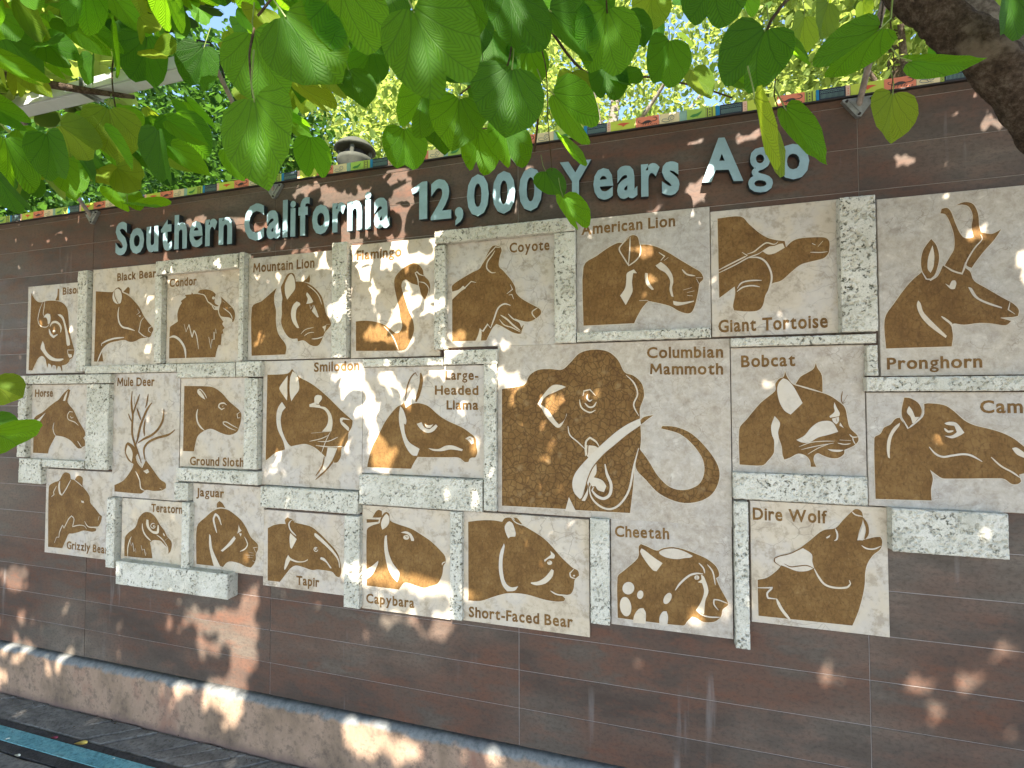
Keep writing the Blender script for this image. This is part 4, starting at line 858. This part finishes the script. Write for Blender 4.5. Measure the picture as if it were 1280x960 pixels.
for a, b in ((-2.93, -2.34), (-2.31, -1.73)):
    mb = MB(); mb.box((a, -.405, 2.985), (b, -.335, 3.005)); mb.box((a, -.40, 3.0055), (b, -.34, 3.018)); h = mb.build('housing', MAT['alu'], lp)
    for k in range(8):
        mb = MB(); yy = -.399 + k * .0082; mb.box((a + .002, yy, 3.0185), (b - .002, yy + .0028, 3.040)); mb.build('cooling_fin', MAT['alu'], h)
    mb = MB(); mb.box((a + .01, -.398, 2.981), (b - .01, -.342, 2.9845)); mb.build('lens', MAT['glass'], lp)
    for e in (a - .004, b):
        mb = MB(); mb.box((e, -.410, 2.975), (e + .004, -.330, 3.045)); mb.build('end_plate', MAT['steel'], lp)
for xc in AX[:2]:
    mb = MB(); pp = [(xc - .004, -.40, 3.04), (xc - .004, -.37, 3.075), (xc - .004, -.345, 3.04)]; mb.tube(pp, .009, 8); mb.build('hook', MAT['steel'], lp)
    mb = MB(); mb.tube([(xc + .01, -.30, 2.985), (xc + .012, -.33, 3.05), (xc + .01, -.37, 3.085), (xc - .01, -.41, 3.07), (xc - .02, -.40, 3.03)], .004, 6); mb.build('cable', MAT['cable'], lp)

# ------------------------------------------------------------------ leaves
def leaf_mesh(name, notch, width, fold, curl, mat, seed, rings=4, seg=12):
    rl = random.Random(seed)
    half = [(0, .0), (.10, .055), (.26, .075), (.42, .0), (.52, -.16), (.56, -.36), (.53, -.58), (.44, -.80), (.30, -.96), (.19, -1.0), (.09, -.94 + notch * .05), (0.0, -1.0 + notch)]
    if notch < .06: half = [(0, .0), (.12, .06), (.28, .075), (.44, .0), (.53, -.16), (.54, -.36), (.48, -.56), (.37, -.75), (.23, -.88), (.12, -.97), (.05, -1.03), (0.0, -1.07)]
    vs = []; fs = []; uv = []
    nn = len(half)
    for sd in (-1, 1):
        base = len(vs); ws = width * (1 + rl.uniform(-.06, .06))
        for i, (hx, hy) in enumerate(half):
            my = (hy * 1.0 if i not in (0, nn - 1) else hy); my = half[-1][1] * (i / (nn - 1)) ** 1.05
            for k in range(rings + 1):
                t = k / rings; x = hx * t * ws; y = my + (hy - my) * t
                a = math.atan2(abs(x), -y + .1); r = math.hypot(x, y)
                pk = .012 * math.cos((a - .28 * r) / .19 * math.pi) * min(1, r * 3)
                z = fold * abs(x) + curl * y * y + pk + .02 * math.sin(3.1 * y + seed) * t + .05 * abs(x) ** 2 * math.sin(seed * 1.7 + sd)
                vs.append((sd * x, y, z)); uv.append((sd * x, y))
        for i in range(nn - 1):
            for k in range(rings):
                q = base + i * (rings + 1) + k; f = (q, q + 1, q + rings + 2, q + rings + 1)
                fs.append(f if sd < 0 else f[::-1])
    me = bpy.data.meshes.new(name); me.from_pydata(vs, [], fs); me.materials.append(mat)
    ul = me.uv_layers.new(name='UVMap')
    for lp_ in me.loops: ul.data[lp_.index].uv = uv[lp_.vertex_index]
    me.polygons.foreach_set('use_smooth', [True] * len(me.polygons)); me.update(); return me
LM = {}
for mk in ('leaf', 'leaf_dark', 'leaf_yellow'):
    LM[mk] = [leaf_mesh('leaf', n_, w_, f_, c_, MAT[mk], s_) for n_, w_, f_, c_, s_ in ((.22, 1.0, .16, .10, 1), (.12, 1.04, .25, -.08, 2), (.03, 1.0, .12, .12, 3), (.30, .95, .35, .05, 4), (.05, 1.05, -.15, .15, 5), (.18, 1.0, -.3, .1, 6))]
rl = random.Random(11)
tree = empty('orchid_tree', (.95, -1.0, 0)); tag(tree, 'orchid tree with twin lobed leaves over the wall, thick limb at upper right', 'tree')
vine = empty('leafy_tree', (-4.6, -1.2, 0)); tag(vine, 'tree with crowded yellow green leaves filling the upper left corner, around the long lamp', 'tree')
def leaf_at(px, py, size, ang, mk='leaf', var=None, real=.105, tx=0, tz=0, parent=None, name='leaf', Z=None, stalk=True, wf=1.0):
    """base of the leaf seen at px, py; size = seen length; ang = direction of the tip on the picture (0 = down, + = to the left)"""
    if Z is None: Z = F * real / size
    s = Z * size / F; p = at(px, py, Z)
    a = R(ang); m3 = Matrix((rt, -dn, -fw)).transposed()           # local x right, y up, z to the eye
    rot = m3 @ Matrix.Rotation(-a, 3, 'Z') @ Matrix.Rotation(R(tx), 3, 'X') @ Matrix.Rotation(R(tz), 3, 'Y')
    me = rl.choice(LM[mk]) if var is None else LM[mk][var]
    o = link(name, me, parent or tree)
    M4 = rot.to_4x4(); M4.translation = p; o.matrix_parent_inverse = Matrix.Translation(-Vector(o.parent.location)); o.matrix_basis = M4 @ Matrix.Scale(s, 4) @ Matrix.Diagonal((wf, 1, 1, 1))
    if stalk:
        up = -(m3 @ Vector((math.sin(-a) * 1, -math.cos(a), 0))); st = .035 + rl.random() * .03
        e = p + up * st * .6 + Vector((0, 0, st * .7)) + (CAMM @ Vector((0, 0, 1))) * .01
        mb = MB(); mb.tube([p - up * s * .02, p + up * st * .35 + Vector((0, 0, .004)), e], [.0011, .0010, .0012], 5); mb.build('leaf_stalk', MAT['stem'], parent or tree); return e
    return p
# nearest leaves, read one by one: base x, y, length, angle, material, variant, turn about x, turn about y
HERO = [
 (318,44,76,-12,'leaf',1,10,-8),(318,126,108,-12,'leaf',2,5,-18),(356,20,96,-40,'leaf',4,15,5),(425,-22,92,-8,'leaf',0,5,20),(517,14,110,-28,'leaf',0,8,-5),(575,-25,80,10,'leaf',3,0,30),
 (436,88,52,-20,'leaf_dark',2,0,35),(574,124,66,8,'leaf',2,0,10),(605,92,56,-8,'leaf_dark',3,20,20),(634,-10,84,-15,'leaf_dark',0,0,25),(640,86,84,8,'leaf_dark',4,5,15),(598,163,56,5,'leaf',3,0,30),(629,157,58,-12,'leaf',3,0,25),
 (505,162,46,0,'leaf',1,10,20),(532,112,60,25,'leaf',3,0,40),(543,140,55,-10,'leaf_dark',2,0,30),(668,10,60,25,'leaf_dark',2,0,40),(688,14,76,-66,'leaf_dark',3,35,15),(758,14,72,2,'leaf',1,8,12),(785,14,50,-18,'leaf_dark',2,0,20),
 (758,80,48,2,'leaf_dark',0,0,12),(836,52,52,8,'leaf',1,5,15),(692,118,74,-62,'leaf',3,38,10),(956,38,84,24,'leaf_dark',3,5,-10),(893,-42,78,8,'leaf_dark',0,5,0),(944,128,96,-10,'leaf_yellow',3,0,55),(982,137,80,-34,'leaf',2,5,10,.55),
 (866,88,40,-30,'leaf_yellow',2,5,15),(974,48,50,-55,'leaf',3,15,40),(1098,38,92,54,'leaf',0,5,-12,.62),(1116,118,60,6,'leaf_yellow',2,3,5),(1138,76,76,-84,'leaf',4,0,8,.42),(1005,22,40,5,'leaf_yellow',1,5,20),(1035,4,44,15,'leaf_yellow',2,5,25),
 (682,214,38,-30,'leaf_dark',4,0,20),(704,246,48,-25,'leaf',3,0,35),(698,172,48,-35,'leaf',3,0,60),(1262,-20,66,0,'leaf_dark',1,0,20),(-12,480,40,-62,'leaf_yellow',4,10,30),(-14,541,62,-80,'leaf',4,0,52),(-20,530,40,-70,'leaf_dark',2,10,40),
 (143,236,40,-38,'leaf',3,0,50),(166,256,44,-82,'leaf',3,0,60),(140,136,48,-30,'leaf',4,0,20),(150,168,42,-20,'leaf',1,10,10),(82,204,44,-10,'leaf',2,10,15),(480,-20,70,10,'leaf_dark',2,0,10),(700,-15,60,-10,'leaf',1,0,10),
 (740,-20,50,0,'leaf_dark',0,0,10),(815,-10,44,10,'leaf_yellow',1,0,10),(930,-18,40,0,'leaf',3,0,30),(1150,-22,40,20,'leaf_dark',2,0,10),(390,0,50,20,'leaf',2,20,0),(255,60,48,20,'leaf_dark',1,10,0),(560,60,60,-30,'leaf_dark',4,0,20),
 (660,60,52,12,'leaf',0,0,10),(715,90,44,-10,'leaf_yellow',2,0,20),(590,20,60,15,'leaf_dark',2,10,0),(612,40,54,-20,'leaf_dark',5,0,20),(465,60,44,20,'leaf_dark',5,0,10),(415,70,40,30,'leaf',5,0,10)]
ends = []
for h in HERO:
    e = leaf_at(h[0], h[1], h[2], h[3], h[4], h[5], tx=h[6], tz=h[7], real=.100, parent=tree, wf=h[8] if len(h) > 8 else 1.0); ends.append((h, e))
def limb(name, pts, rad, mat, parent, n=12, wob=.0, sub=6):
    P = [Vector(p) for p in pts]; Q = []; Rr = []
    for i in range(len(P) - 1):
        p0, p1, p2, p3 = P[max(i-1,0)], P[i], P[i+1], P[min(i+2, len(P)-1)]
        for k in range(sub):
            t = k / sub; Q.append(.5 * ((2*p1) + (p2-p0)*t + (2*p0-5*p1+4*p2-p3)*t*t + (3*p1-p0-3*p2+p3)*t**3)); Rr.append(rad[i] * (1-t) + rad[i+1] * t)
    Q.append(P[-1]); Rr.append(rad[-1]); mb = MB(); mb.tube(Q, Rr, n)
    if wob:
        mb.v = [tuple(Vector(v) + Vector((noise.noise(Vector(v) * 22), noise.noise(Vector(v) * 22 + Vector((5, 0, 0))), noise.noise(Vector(v) * 22 + Vector((0, 9, 0))))) * wob + Vector((noise.noise(Vector(v) * 70), 0, noise.noise(Vector(v) * 70 + Vector((3, 3, 3))))) * wob * .45 + Vector((noise.noise(Vector(v) * 170), noise.noise(Vector(v) * 170 + Vector((1, 8, 0))), 0)) * wob * .28) for v in mb.v]
    return mb.build(name, mat, parent, True)
# thick limbs at the upper right
limb('branch', [at(1420, 330, 1.05), at(1310, 165, 1.02), at(1252, 88, 1.0), at(1180, 25, 1.02), at(1090, -40, 1.08), at(960, -120, 1.2)], [.055, .047, .043, .040, .033, .026], MAT['bark'], tree, 56, .007, 50)
limb('branch', [at(1330, 150, 1.10), at(1275, 80, 1.08), at(1225, 20, 1.10), at(1180, -50, 1.15)], [.044, .036, .030, .028], MAT['bark_grey'], tree, 48, .005, 50)
limb('trunk', [(1.75, -1.25, -.1), (1.68, -1.22, 1.0), (1.6, -1.15, 1.9), at(1420, 330, 1.05)], [.13, .11, .09, .058], MAT['bark'], tree, 20, .008, 10)
limb('branch', [(1.6, -1.15, 1.9), (1.3, -1.8, 2.8), (.6, -2.4, 3.15), (-1.0, -2.3, 3.3), (-2.6, -2.2, 3.35)], [.07, .055, .045, .035, .02], MAT['bark'], tree, 14, .006, 8)
# twigs that carry the near leaves
TW = [([(1090,-40,1.08),(1000,-10,.95),(968,20,.85),(958,40,.80)], .004), ([(958,40,.8),(970,80,.8),(968,118,.78),(976,140,.75)], .0012), ([(640,-60,.9),(690,40,1.3),(740,95,1.5),(810,96,1.6),(870,108,1.6),(915,122,1.6)], .0045),
      ([(620,-60,.7),(560,-30,.66),(520,-20,.62),(440,-40,.64),(360,-20,.66),(322,20,.66)], .0028), ([(318,36,.62),(312,70,.6),(316,122,.56)], .0016), ([(690,-40,.8),(672,30,.9),(683,90,1.0),(685,150,1.2),(690,214,1.3)], .0016),
      ([(620,-60,.7),(640,20,.85),(635,80,.8),(612,90,.8),(575,118,.85)], .0022), ([(1115,-60,1.2),(1113,20,1.0),(1117,80,.95),(1113,118,.92)], .0013), ([(1115,-60,1.2),(1105,0,1.0),(1100,34,.62)], .0022), ([(760,-50,.8),(758,0,.78),(762,50,.9),(758,80,1.0)], .0016),
      ([(600,110,.9),(590,140,1.0),(600,160,1.0),(629,156,1.0)], .0018), ([(170,-40,1.5),(150,30,1.6),(140,90,1.5),(145,140,1.4)], .003), ([(640,-60,.9),(655,40,1.2),(650,90,1.4),(672,130,1.5),(668,190,1.6)], .006)]
for pts, r_ in TW: limb('twig', [at(*p) for p in pts], [r_ * (1 - .5 * i / len(pts)) for i in range(len(pts))], MAT['twig'], tree, 7, .0008, 5)
# middle distance leaves of the same tree
def allowed(px, py): return py < 268 - .152 * px - 14
cnt = 0
while cnt < 50:
    px, py = rl.uniform(430, 1290), rl.uniform(-60, 120)
    if not allowed(px, py + 22): continue
    if px > 640 and py > 60 and rl.random() < .6: continue
    Z = rl.uniform(1.15, 2.1); sz = F * rl.uniform(.06, .09) / Z
    if 800 < px < 905 and 45 < py < 125: continue
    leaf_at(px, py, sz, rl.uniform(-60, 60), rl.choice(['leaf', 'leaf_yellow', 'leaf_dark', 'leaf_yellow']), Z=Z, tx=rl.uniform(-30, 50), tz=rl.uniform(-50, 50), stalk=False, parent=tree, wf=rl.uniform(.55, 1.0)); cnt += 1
cnt = 0
while cnt < 290:
    px, py = rl.uniform(-60, 470), rl.uniform(-60, 262)
    if not allowed(px, py + 18) or (px > 400 and py > 90) or (px > 230 and py > 120 and rl.random() < .75): continue
    if -10 < px < 268 and 72 < py + px * .22 < 160 and rl.random() < .90: continue
    if abs(px - 262 - (py - 65) * .5) < 26 and 30 < py < 250 and rl.random() < .93: continue
    if abs(px - 20 - (py - 140) * .72) < 14 and 140 < py < 270 and rl.random() < .8: continue
    Z = rl.uniform(1.0, 2.1); sz = F * rl.uniform(.08, .12) / Z
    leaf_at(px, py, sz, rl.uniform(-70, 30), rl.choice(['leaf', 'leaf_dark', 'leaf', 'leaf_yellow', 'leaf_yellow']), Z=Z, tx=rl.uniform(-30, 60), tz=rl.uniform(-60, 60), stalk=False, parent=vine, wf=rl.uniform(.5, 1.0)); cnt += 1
limb('trunk', [(-4.6, -1.2, -.1), (-4.55, -1.15, 1.5), (-4.2, -1.0, 2.7), (-3.2, -.75, 3.15), (-2.0, -.7, 3.3)], [.12, .10, .07, .04, .02], MAT['bark'], vine, 16, .006, 8)
for p in ([(-4.2,-1.0,2.7),(-3.6,-.3,3.1),(-3.0,-.1,3.4)], [(-3.2,-.75,3.15),(-2.5,-.5,3.0),(-2.1,-.35,2.95)], [(-2.0,-.7,3.3),(-1.3,-.6,3.1),(-.9,-.6,3.2)]):
    limb('branch', p, [.03, .018, .008], MAT['bark'], vine, 8, .003, 5)

# ------------------------------------------------------------------ leaf sheets added overhead to shade the wall, gaps shaped for the sun flecks
# gaps, as where their sun flecks fall on the wall: x, y, half width, half height (photo px), how open
GAP = [(425,322,12,26,1),(442,318,12,16,1),(450,336,10,14,1),(458,360,11,11,1),(430,398,14,7,1),(448,383,13,7,1),(460,376,10,4,1),(488,307,5,6,1),(503,314,5,11,1),(484,334,10,6,1),(511,327,8,12,1),(549,308,8,8,1),(535,328,7,4,1),(502,366,4,4,.8),
 (470,420,12,9,1),(490,424,13,9,1),(503,436,8,5,1),(500,398,8,12,1),(510,412,8,14,1),(528,390,12,8,1),(538,378,4,5,1),(530,430,11,9,1),(550,396,6,10,1),(553,420,5,4,1),(568,447,12,6,1),
 (440,468,14,6,1),(440,490,11,26,1),(447,510,9,12,1),(459,492,6,12,1),(466,515,7,16,1),(460,522,8,8,1),(484,475,5,8,1),(491,480,4,13,1),(509,498,8,11,1),(471,555,9,20,1),(478,575,10,14,1),(467,582,9,8,.8),(488,565,5,8,1),(521,543,8,5,1),(540,467,9,8,1),
 (560,478,5,14,1),(564,500,9,10,1),(596,556,5,7,1),(583,530,4,4,.6),(612,478,8,5,1),(626,462,5,8,1),(630,440,8,6,1),(628,486,8,5,1),(645,480,9,6,1),(645,508,9,8,1),(693,508,12,11,1),(745,500,5,5,.9),(684,577,7,7,.8),
 (957,488,7,6,1),(1171,550,9,9,.9),(1213,301,7,6,1),(1225,307,5,5,1),(1274,332,12,18,1),(812,321,3,5,1),(800,324,4,3,1),(802,331,4,3,1),(860,266,4,5,1),(874,175,5,4,1),(933,168,6,3,1),(1125,203,7,9,1),(1238,148,12,8,1),(883,224,9,6,1),(868,236,7,5,1),(880,250,4,5,1),
 (162,273,10,7,1),(182,278,10,8,1),(195,272,8,6,1),(222,260,13,5,1),(248,262,10,12,1),(244,284,8,9,1),(270,256,4,6,1),(290,280,4,16,1),(128,300,14,6,.7),(27,328,4,6,.9),(312,276,7,15,1),(322,292,9,9,1),(400,232,11,7,1),(410,246,7,7,1),(431,250,8,16,1),(455,252,8,18,1),(463,272,10,26,1),
 (437,284,12,10,1),(497,222,16,14,1),(505,240,9,9,1),(490,290,16,6,1),(356,292,6,8,1),(378,238,10,5,1),(500,262,10,8,1),(516,245,10,8,.9),(639,260,7,6,1),(694,222,3,4,1),
 (478,722,18,14,.8),(505,728,22,12,.8),(535,733,20,14,.8),(548,708,10,14,.6),(596,742,12,9,.8),(495,772,24,8,.6),(545,785,20,10,.6),(568,745,8,20,.6),(440,715,10,20,.5),(590,640,10,6,.5),
 (867,772,8,12,1),(900,770,12,18,.8),(800,775,8,5,.7),(785,826,8,7,.6),(824,837,7,6,.5),(1037,812,11,12,1),(1034,842,8,8,1),(1138,849,11,11,1),(1206,852,10,13,1),(1174,892,10,11,1),(1252,812,11,13,1),(1126,788,7,8,1),(970,784,8,6,.6),
 (312,752,10,16,1),(302,790,20,34,.95),(305,828,16,14,.95),(262,790,24,20,.6),(270,775,30,16,.5),(225,770,20,14,.45),(260,815,26,12,.5),(310,820,10,18,.7),(295,880,16,34,.9),(270,870,20,24,.6),(230,865,20,16,.3),(75,830,12,10,.5),(30,815,14,16,.75),(22,722,14,14,.7),(20,775,18,16,.5),
 (470,925,24,22,.85),(445,918,12,18,.9),(510,940,18,18,.7),(5,850,10,10,.8),(90,765,14,10,.35),(600,950,30,12,.4),(1262,905,10,8,.5)]
import numpy as np
SA = SUN.orthogonal().normalized(); SB = SUN.cross(SA)
LIT = {}
def add_lit(o, k=.36):
    s = o.matrix_basis.to_scale().x; c = o.matrix_basis @ Vector((0, -.48, 0)); u, v = c.dot(SA), c.dot(SB)
    LIT.setdefault((int(u * 8), int(v * 8)), []).append((u, v, c.dot(SUN), s * k))
rz = random.Random(4)
for o in list(COL.objects):
    if o.name.startswith('leaf') and not o.name.startswith('leafy') and o.type == 'MESH' and o.parent in (tree, vine) and 'stalk' not in o.name:
        px_, py_, Z_ = proj(o.matrix_basis.translation)
        if o.parent is vine or px_ < 880 or rz.random() < .45:
            if rz.random() < .85: add_lit(o)
def lights(x, y, z):
    c = Vector((x, y, z)); u, v, w = c.dot(SA), c.dot(SB), c.dot(SUN); a, b_ = int(u * 8), int(v * 8)
    for i in (-1, 0, 1):
        for j in (-1, 0, 1):
            for U, V_, w2, r_ in LIT.get((a + i, b_ + j), ()):
                if w2 > w + .02 and (u - U) ** 2 + (v - V_) ** 2 < r_ * r_: return True
    return False
def canopy(name, parent, mat, X0, X1, Y0, Y1, step, size, zc, dz, seed, skip=None):
    rc = random.Random(seed); vs = []; fs = []; ny = int((Y1 - Y0) / step); nx_ = int((X1 - X0) / step)
    shape = [(0, 0), (.30, -.02), (.5, -.35), (.42, -.78), (.2, -1), (0, -.82), (-.2, -1), (-.42, -.78), (-.5, -.35), (-.30, -.02)]
    for j in range(ny):
        for i in range(nx_):
            x = X0 + (i + rc.random()) * step; y = Y0 + (j + rc.random()) * step; z = zc + rc.uniform(-dz, dz) + .12 * noise.noise(Vector((x * 1.3, y * 1.3, 0)))
            t = -y / SUN.y; hx, hz = x + SUN.x * t, z + SUN.z * t
            s = size * rc.uniform(.8, 1.2)
            if hz > -.1:
                px, py, Z = proj((hx, 0, hz))
            else:
                t = z / -SUN.z; px, py, Z = proj((x + SUN.x * t, y + SUN.y * t, 0))
            drop = False
            if Z > .2:
                rp_ = s * .47 * F / Z
                for gx, gy, ga, gb, op in GAP:
                    if ((px - gx) / (ga * (.9 if gy > 760 and gx > 980 else .92) + rp_ * .86)) ** 2 + ((py - gy) / (gb * (.9 if gy > 760 and gx > 980 else .92) + rp_ * .78)) ** 2 < 1:
                        drop = rc.random() < (op ** .3 if gy > 700 and gx < 720 else op) + .02
                        if drop: break
            if drop: continue
            if lights(x, y, z): continue
            if skip and skip(x, y, z): continue
            q = Matrix.Rotation(rc.uniform(0, 6.283), 3, 'Z') @ Matrix.Rotation(rc.gauss(0, .38), 3, 'X') @ Matrix.Rotation(rc.gauss(0, .38), 3, 'Y')
            n0 = len(vs); fd = rc.uniform(.0, .35)
            for a, b_ in shape: vs.append(tuple(q @ Vector((a * s, (b_ + .5) * s, -abs(a) * fd * s)) + Vector((x, y, z))))
            fs += [(n0, n0 + 1, n0 + 2, n0 + 3, n0 + 4, n0 + 5), (n0, n0 + 5, n0 + 6, n0 + 7, n0 + 8, n0 + 9)]
    me = bpy.data.meshes.new(name); me.from_pydata(vs, [], fs); me.update(); o = link(name, me, parent, mat); tag(o, kind='stuff'); return o
def in_view(x, y, z):
    a, b_, Z = proj((x, y, z)); return Z > 0.05 and -25 < a < 1305 and -25 < b_ < 985
canopy('shade_foliage', tree, MAT['canopy'], -2.2, 3.1, -3.95, -.42, .036, .070, 3.22, .08, 5, skip=lambda x, y, z: in_view(x, y, z) and not (proj((x, y, z))[1] < 60))  # added leaf sheet, mostly out of frame, blocks the sun outside the gaps
canopy('shade_foliage', tree, MAT['canopy'], -2.2, 3.1, -3.95, -.42, .040, .070, 3.32, .08, 6, skip=lambda x, y, z: in_view(x, y, z) and not (proj((x, y, z))[1] < 60))
canopy('shade_foliage', tree, MAT['canopy'], -3.2, 3.1, -3.95, -1.2, .048, .072, 3.42, .08, 7, skip=lambda x, y, z: in_view(x, y, z) and not (proj((x, y, z))[1] < 60))
canopy('shade_foliage', vine, MAT['leaf_yellow_plain'] if 'leaf_yellow_plain' in MAT else MAT['bg_leaf'], -6.8, -2.2, -3.95, -.20, .050, .092, 3.08, .10, 8)
canopy('shade_foliage', vine, MAT['bg_leaf'], -6.8, -2.2, -3.95, -.20, .055, .092, 3.26, .10, 9)

# ------------------------------------------------------------------ trees behind the wall
def crown(o, c, rad, n, size, mat, seed, clump=.35, name='crown'):
    rc = random.Random(seed); vs = []; fs = []; c = Vector(c); per = 26
    for k in range(n // per):
        while True:
            d = Vector((rc.uniform(-1, 1), rc.uniform(-1, 1), rc.uniform(-1, 1)))
            if d.length < 1 and noise.noise(d * 2.2 + Vector((seed, 0, 0))) > -.22: break
        cc = c + Vector((d.x * rad[0], d.y * rad[1], d.z * rad[2])); cs = clump * rc.uniform(.6, 1.3)
        for _ in range(per):
            p = cc + Vector((rc.gauss(0, cs), rc.gauss(0, cs), rc.gauss(0, cs * .6))) * .6
            s = size * rc.uniform(.6, 1.3)
            q = Matrix.Rotation(rc.uniform(0, 6.283), 3, 'Z') @ Matrix.Rotation(rc.uniform(-1.1, 1.1), 3, 'X') @ Matrix.Rotation(rc.uniform(-.8, .8), 3, 'Y')
            n0 = len(vs)
            for a, b_, z in ((0, -.5, 0), (.28, -.1, .06), (.2, .25, .05), (0, .5, 0), (-.2, .25, .05), (-.28, -.1, .06)): vs.append(tuple(q @ Vector((a * s, b_ * s, z * s)) + p))
            fs += [(n0, n0 + 1, n0 + 2, n0 + 3), (n0, n0 + 3, n0 + 4, n0 + 5)]
    me = bpy.data.meshes.new(name); me.from_pydata(vs, [], fs); me.update(); return tag(link(name, me, o, mat), kind='stuff')
def bg_tree(x, y, h, rad, n, size, mat, seed, lab, bark='bark'):
    o = empty('broadleaf_tree', (x, y, 0)); tag(o, lab, 'tree', 'trees behind the wall'); rc = random.Random(seed)
    top = Vector((x + rc.uniform(-.3, .3), y, h)); limb('trunk', [(x, y, -.1), (x + .1, y, h * .35), (x - .1, y + .1, h * .7), top], [.16, .13, .09, .04], MAT[bark], o, 10, .01, 5)
    for k in range(9):
        a = rc.uniform(0, 6.28); z0 = h * rc.uniform(.4, .75); d = Vector((math.cos(a) * rad[0], math.sin(a) * rad[1], rc.uniform(.1, .8) * rad[2])) * rc.uniform(.5, .95)
        p = Vector((x, y, z0)); limb('branch', [p, p + d * .5 + Vector((0, 0, .15)), p + d + Vector((0, 0, .5))], [.055, .03, .010], MAT[bark], o, 6, .006, 4)
    crown(o, (x, y, h), rad, n, size, mat, seed); return o
bg_tree(-11.0, 3.0, 4.4, (2.6, 1.6, 2.3), 20000, .11, MAT['bg_dark'], 21, 'dense dark green tree filling the gap at the far left above the wall')
bg_tree(-6.6, 3.4, 4.8, (2.6, 1.5, 2.3), 22000, .11, MAT['bg_dark'], 22, 'dark green tree with small leaves behind the lamp arm at the left')
bg_tree(-3.0, 4.3, 5.8, (2.0, 1.4, 2.2), 14000, .10, MAT['bg_leaf'], 23, 'thin leaved grey stemmed tree behind the stone lantern', 'bark_grey')
bg_tree(-.3, 5.2, 7.2, (2.0, 1.5, 2.6), 8000, .10, MAT['bg_leaf'], 24, 'airy tree behind the sign words 12,000 Years, blue sky showing through', 'bark_grey')
bg_tree(3.1, 4.6, 7.0, (2.1, 1.5, 3.0), 20000, .115, MAT['bg_leaf'], 25, 'bright sunlit tree behind the word Ago and the upper right of the wall')
bg_tree(-13.5, 8.5, 7.0, (5, 2, 4), 22000, .14, MAT['bg_dark'], 26, 'tall dark tree farther back at the left, behind the others')
bg_tree(-3.5, 10, 9.5, (5.5, 2, 5), 13000, .17, MAT['bg_leaf'], 27, 'tall pale green tree farther back behind the middle of the wall')
bg_tree(6.5, 8, 9.5, (5, 2, 5), 24000, .17, MAT['bg_leaf'], 28, 'tall bright green tree farther back at the right')

# stone lantern behind the wall
c = at(444, 190, 4.6); ln = empty('stone_lantern', (c.x, c.y, 0)); tag(ln, 'mossy stone lantern top peeping over the wall, behind the word California', 'lantern')
def lathe(prof, name, mat, parent, n=20):
    mb = MB()
    for r_, z in prof:
        for k in range(n): mb.v.append((c.x + r_ * math.cos(6.2832 * k / n), c.y + r_ * math.sin(6.2832 * k / n), z))
    for i in range(len(prof) - 1):
        for k in range(n): mb.f.append((i*n+k, i*n+(k+1)%n, (i+1)*n+(k+1)%n, (i+1)*n+k)); mb.m.append(0)
    return mb.build(name, mat, parent, True)
zc = c.z; lathe([(.0, zc + .13), (.07, zc + .12), (.14, zc + .08), (.19, zc + .03), (.20, zc + .01), (.17, zc), (.0, zc)], 'cap', MAT['lantern'], ln)
lathe([(.10, zc), (.10, zc - .07)], 'opening_shade', MAT['black'], ln)  # solid black core, the shade inside the opening put into its colour
lathe([(.12, zc - .07), (.17, zc - .08), (.17, zc - .12), (.13, zc - .16), (.12, zc - .5), (.12, -.05)], 'post', MAT['lantern'], ln)
for k in range(4):
    a = .4 + k * 1.5708; mb = MB(); mb.tube([(c.x + .14 * math.cos(a), c.y + .14 * math.sin(a), zc - .075), (c.x + .14 * math.cos(a), c.y + .14 * math.sin(a), zc + .005)], .022, 6); mb.build('pillar', MAT['lantern'], ln)

# fallen bits on the paving
def ground_pt(px, py, z): r = ray(px, py); return CP + r * ((z - CP.z) / r.z)
def fallen(px, py, s, mat, lab, cat, rot=0, flat=.25):
    p = ground_pt(px, py, GZ + .004); mb = MB(); n = 12; vs = []
    for k in range(n):
        t = 6.2832 * k / n; a, b_ = s * math.cos(t), s * .42 * math.sin(t) * (1 - .3 * math.cos(t)); cr, sr = math.cos(rot), math.sin(rot)
        vs.append((a * cr - b_ * sr, a * sr + b_ * cr, flat * abs(b_) + .004 * math.sin(2 * t) * (s / .03)))
    vs.append((0, 0, 0)); mb.add([(p.x + a, p.y + b_, p.z + q) for a, b_, q in vs], [(k, (k + 1) % n, n) for k in range(n)])
    o = mb.build(cat.replace(' ', '_'), mat, None); tag(o, lab, cat); return p
p = fallen(101, 929, .030, MAT['yellow_leaf'], 'curled yellow leaf lying on the dark paving beside the turquoise strip', 'fallen leaf', .35)
fallen(68, 922, .018, MAT['red_petal'], 'dark red petal lying on the paving just left of the yellow leaf', 'fallen petal', .2)
fallen(8, 924, .014, MAT['pale_petal'], 'small white petal on the turquoise strip, leftmost', 'fallen petal', .6)
fallen(22, 944, .016, MAT['pale_petal'], 'small white petal at the lower edge of the turquoise strip', 'fallen petal', .1)
fallen(142, 948, .007, MAT['pale_petal'], 'tiny pale petal on the dark paving edge, rightmost', 'fallen petal', .1)

# bits of litter caught along the foot of the plinth
mb = MB(); rq = random.Random(9)
for k in range(150):
    x = rq.uniform(-3.6, -.9); y = -.045 - abs(rq.gauss(0, .035)) if k % 3 else rq.uniform(-.33, -.05); s = rq.uniform(.002, .007); a = rq.uniform(0, 3.14)
    c_, s_ = math.cos(a) * s, math.sin(a) * s; z = GZ + .004
    mb.add([(x - c_, y - s_, z), (x + s_ * .5, y - c_ * .5, z + s * .3), (x + c_, y + s_, z + .001), (x - s_ * .5, y + c_ * .5, z + s * .2)], [(0, 1, 2, 3)])
tag(mb.build('leaf_litter', MAT['twig']), 'tiny brown scraps of leaf litter scattered on the paving by the plinth', 'litter', kind='stuff')
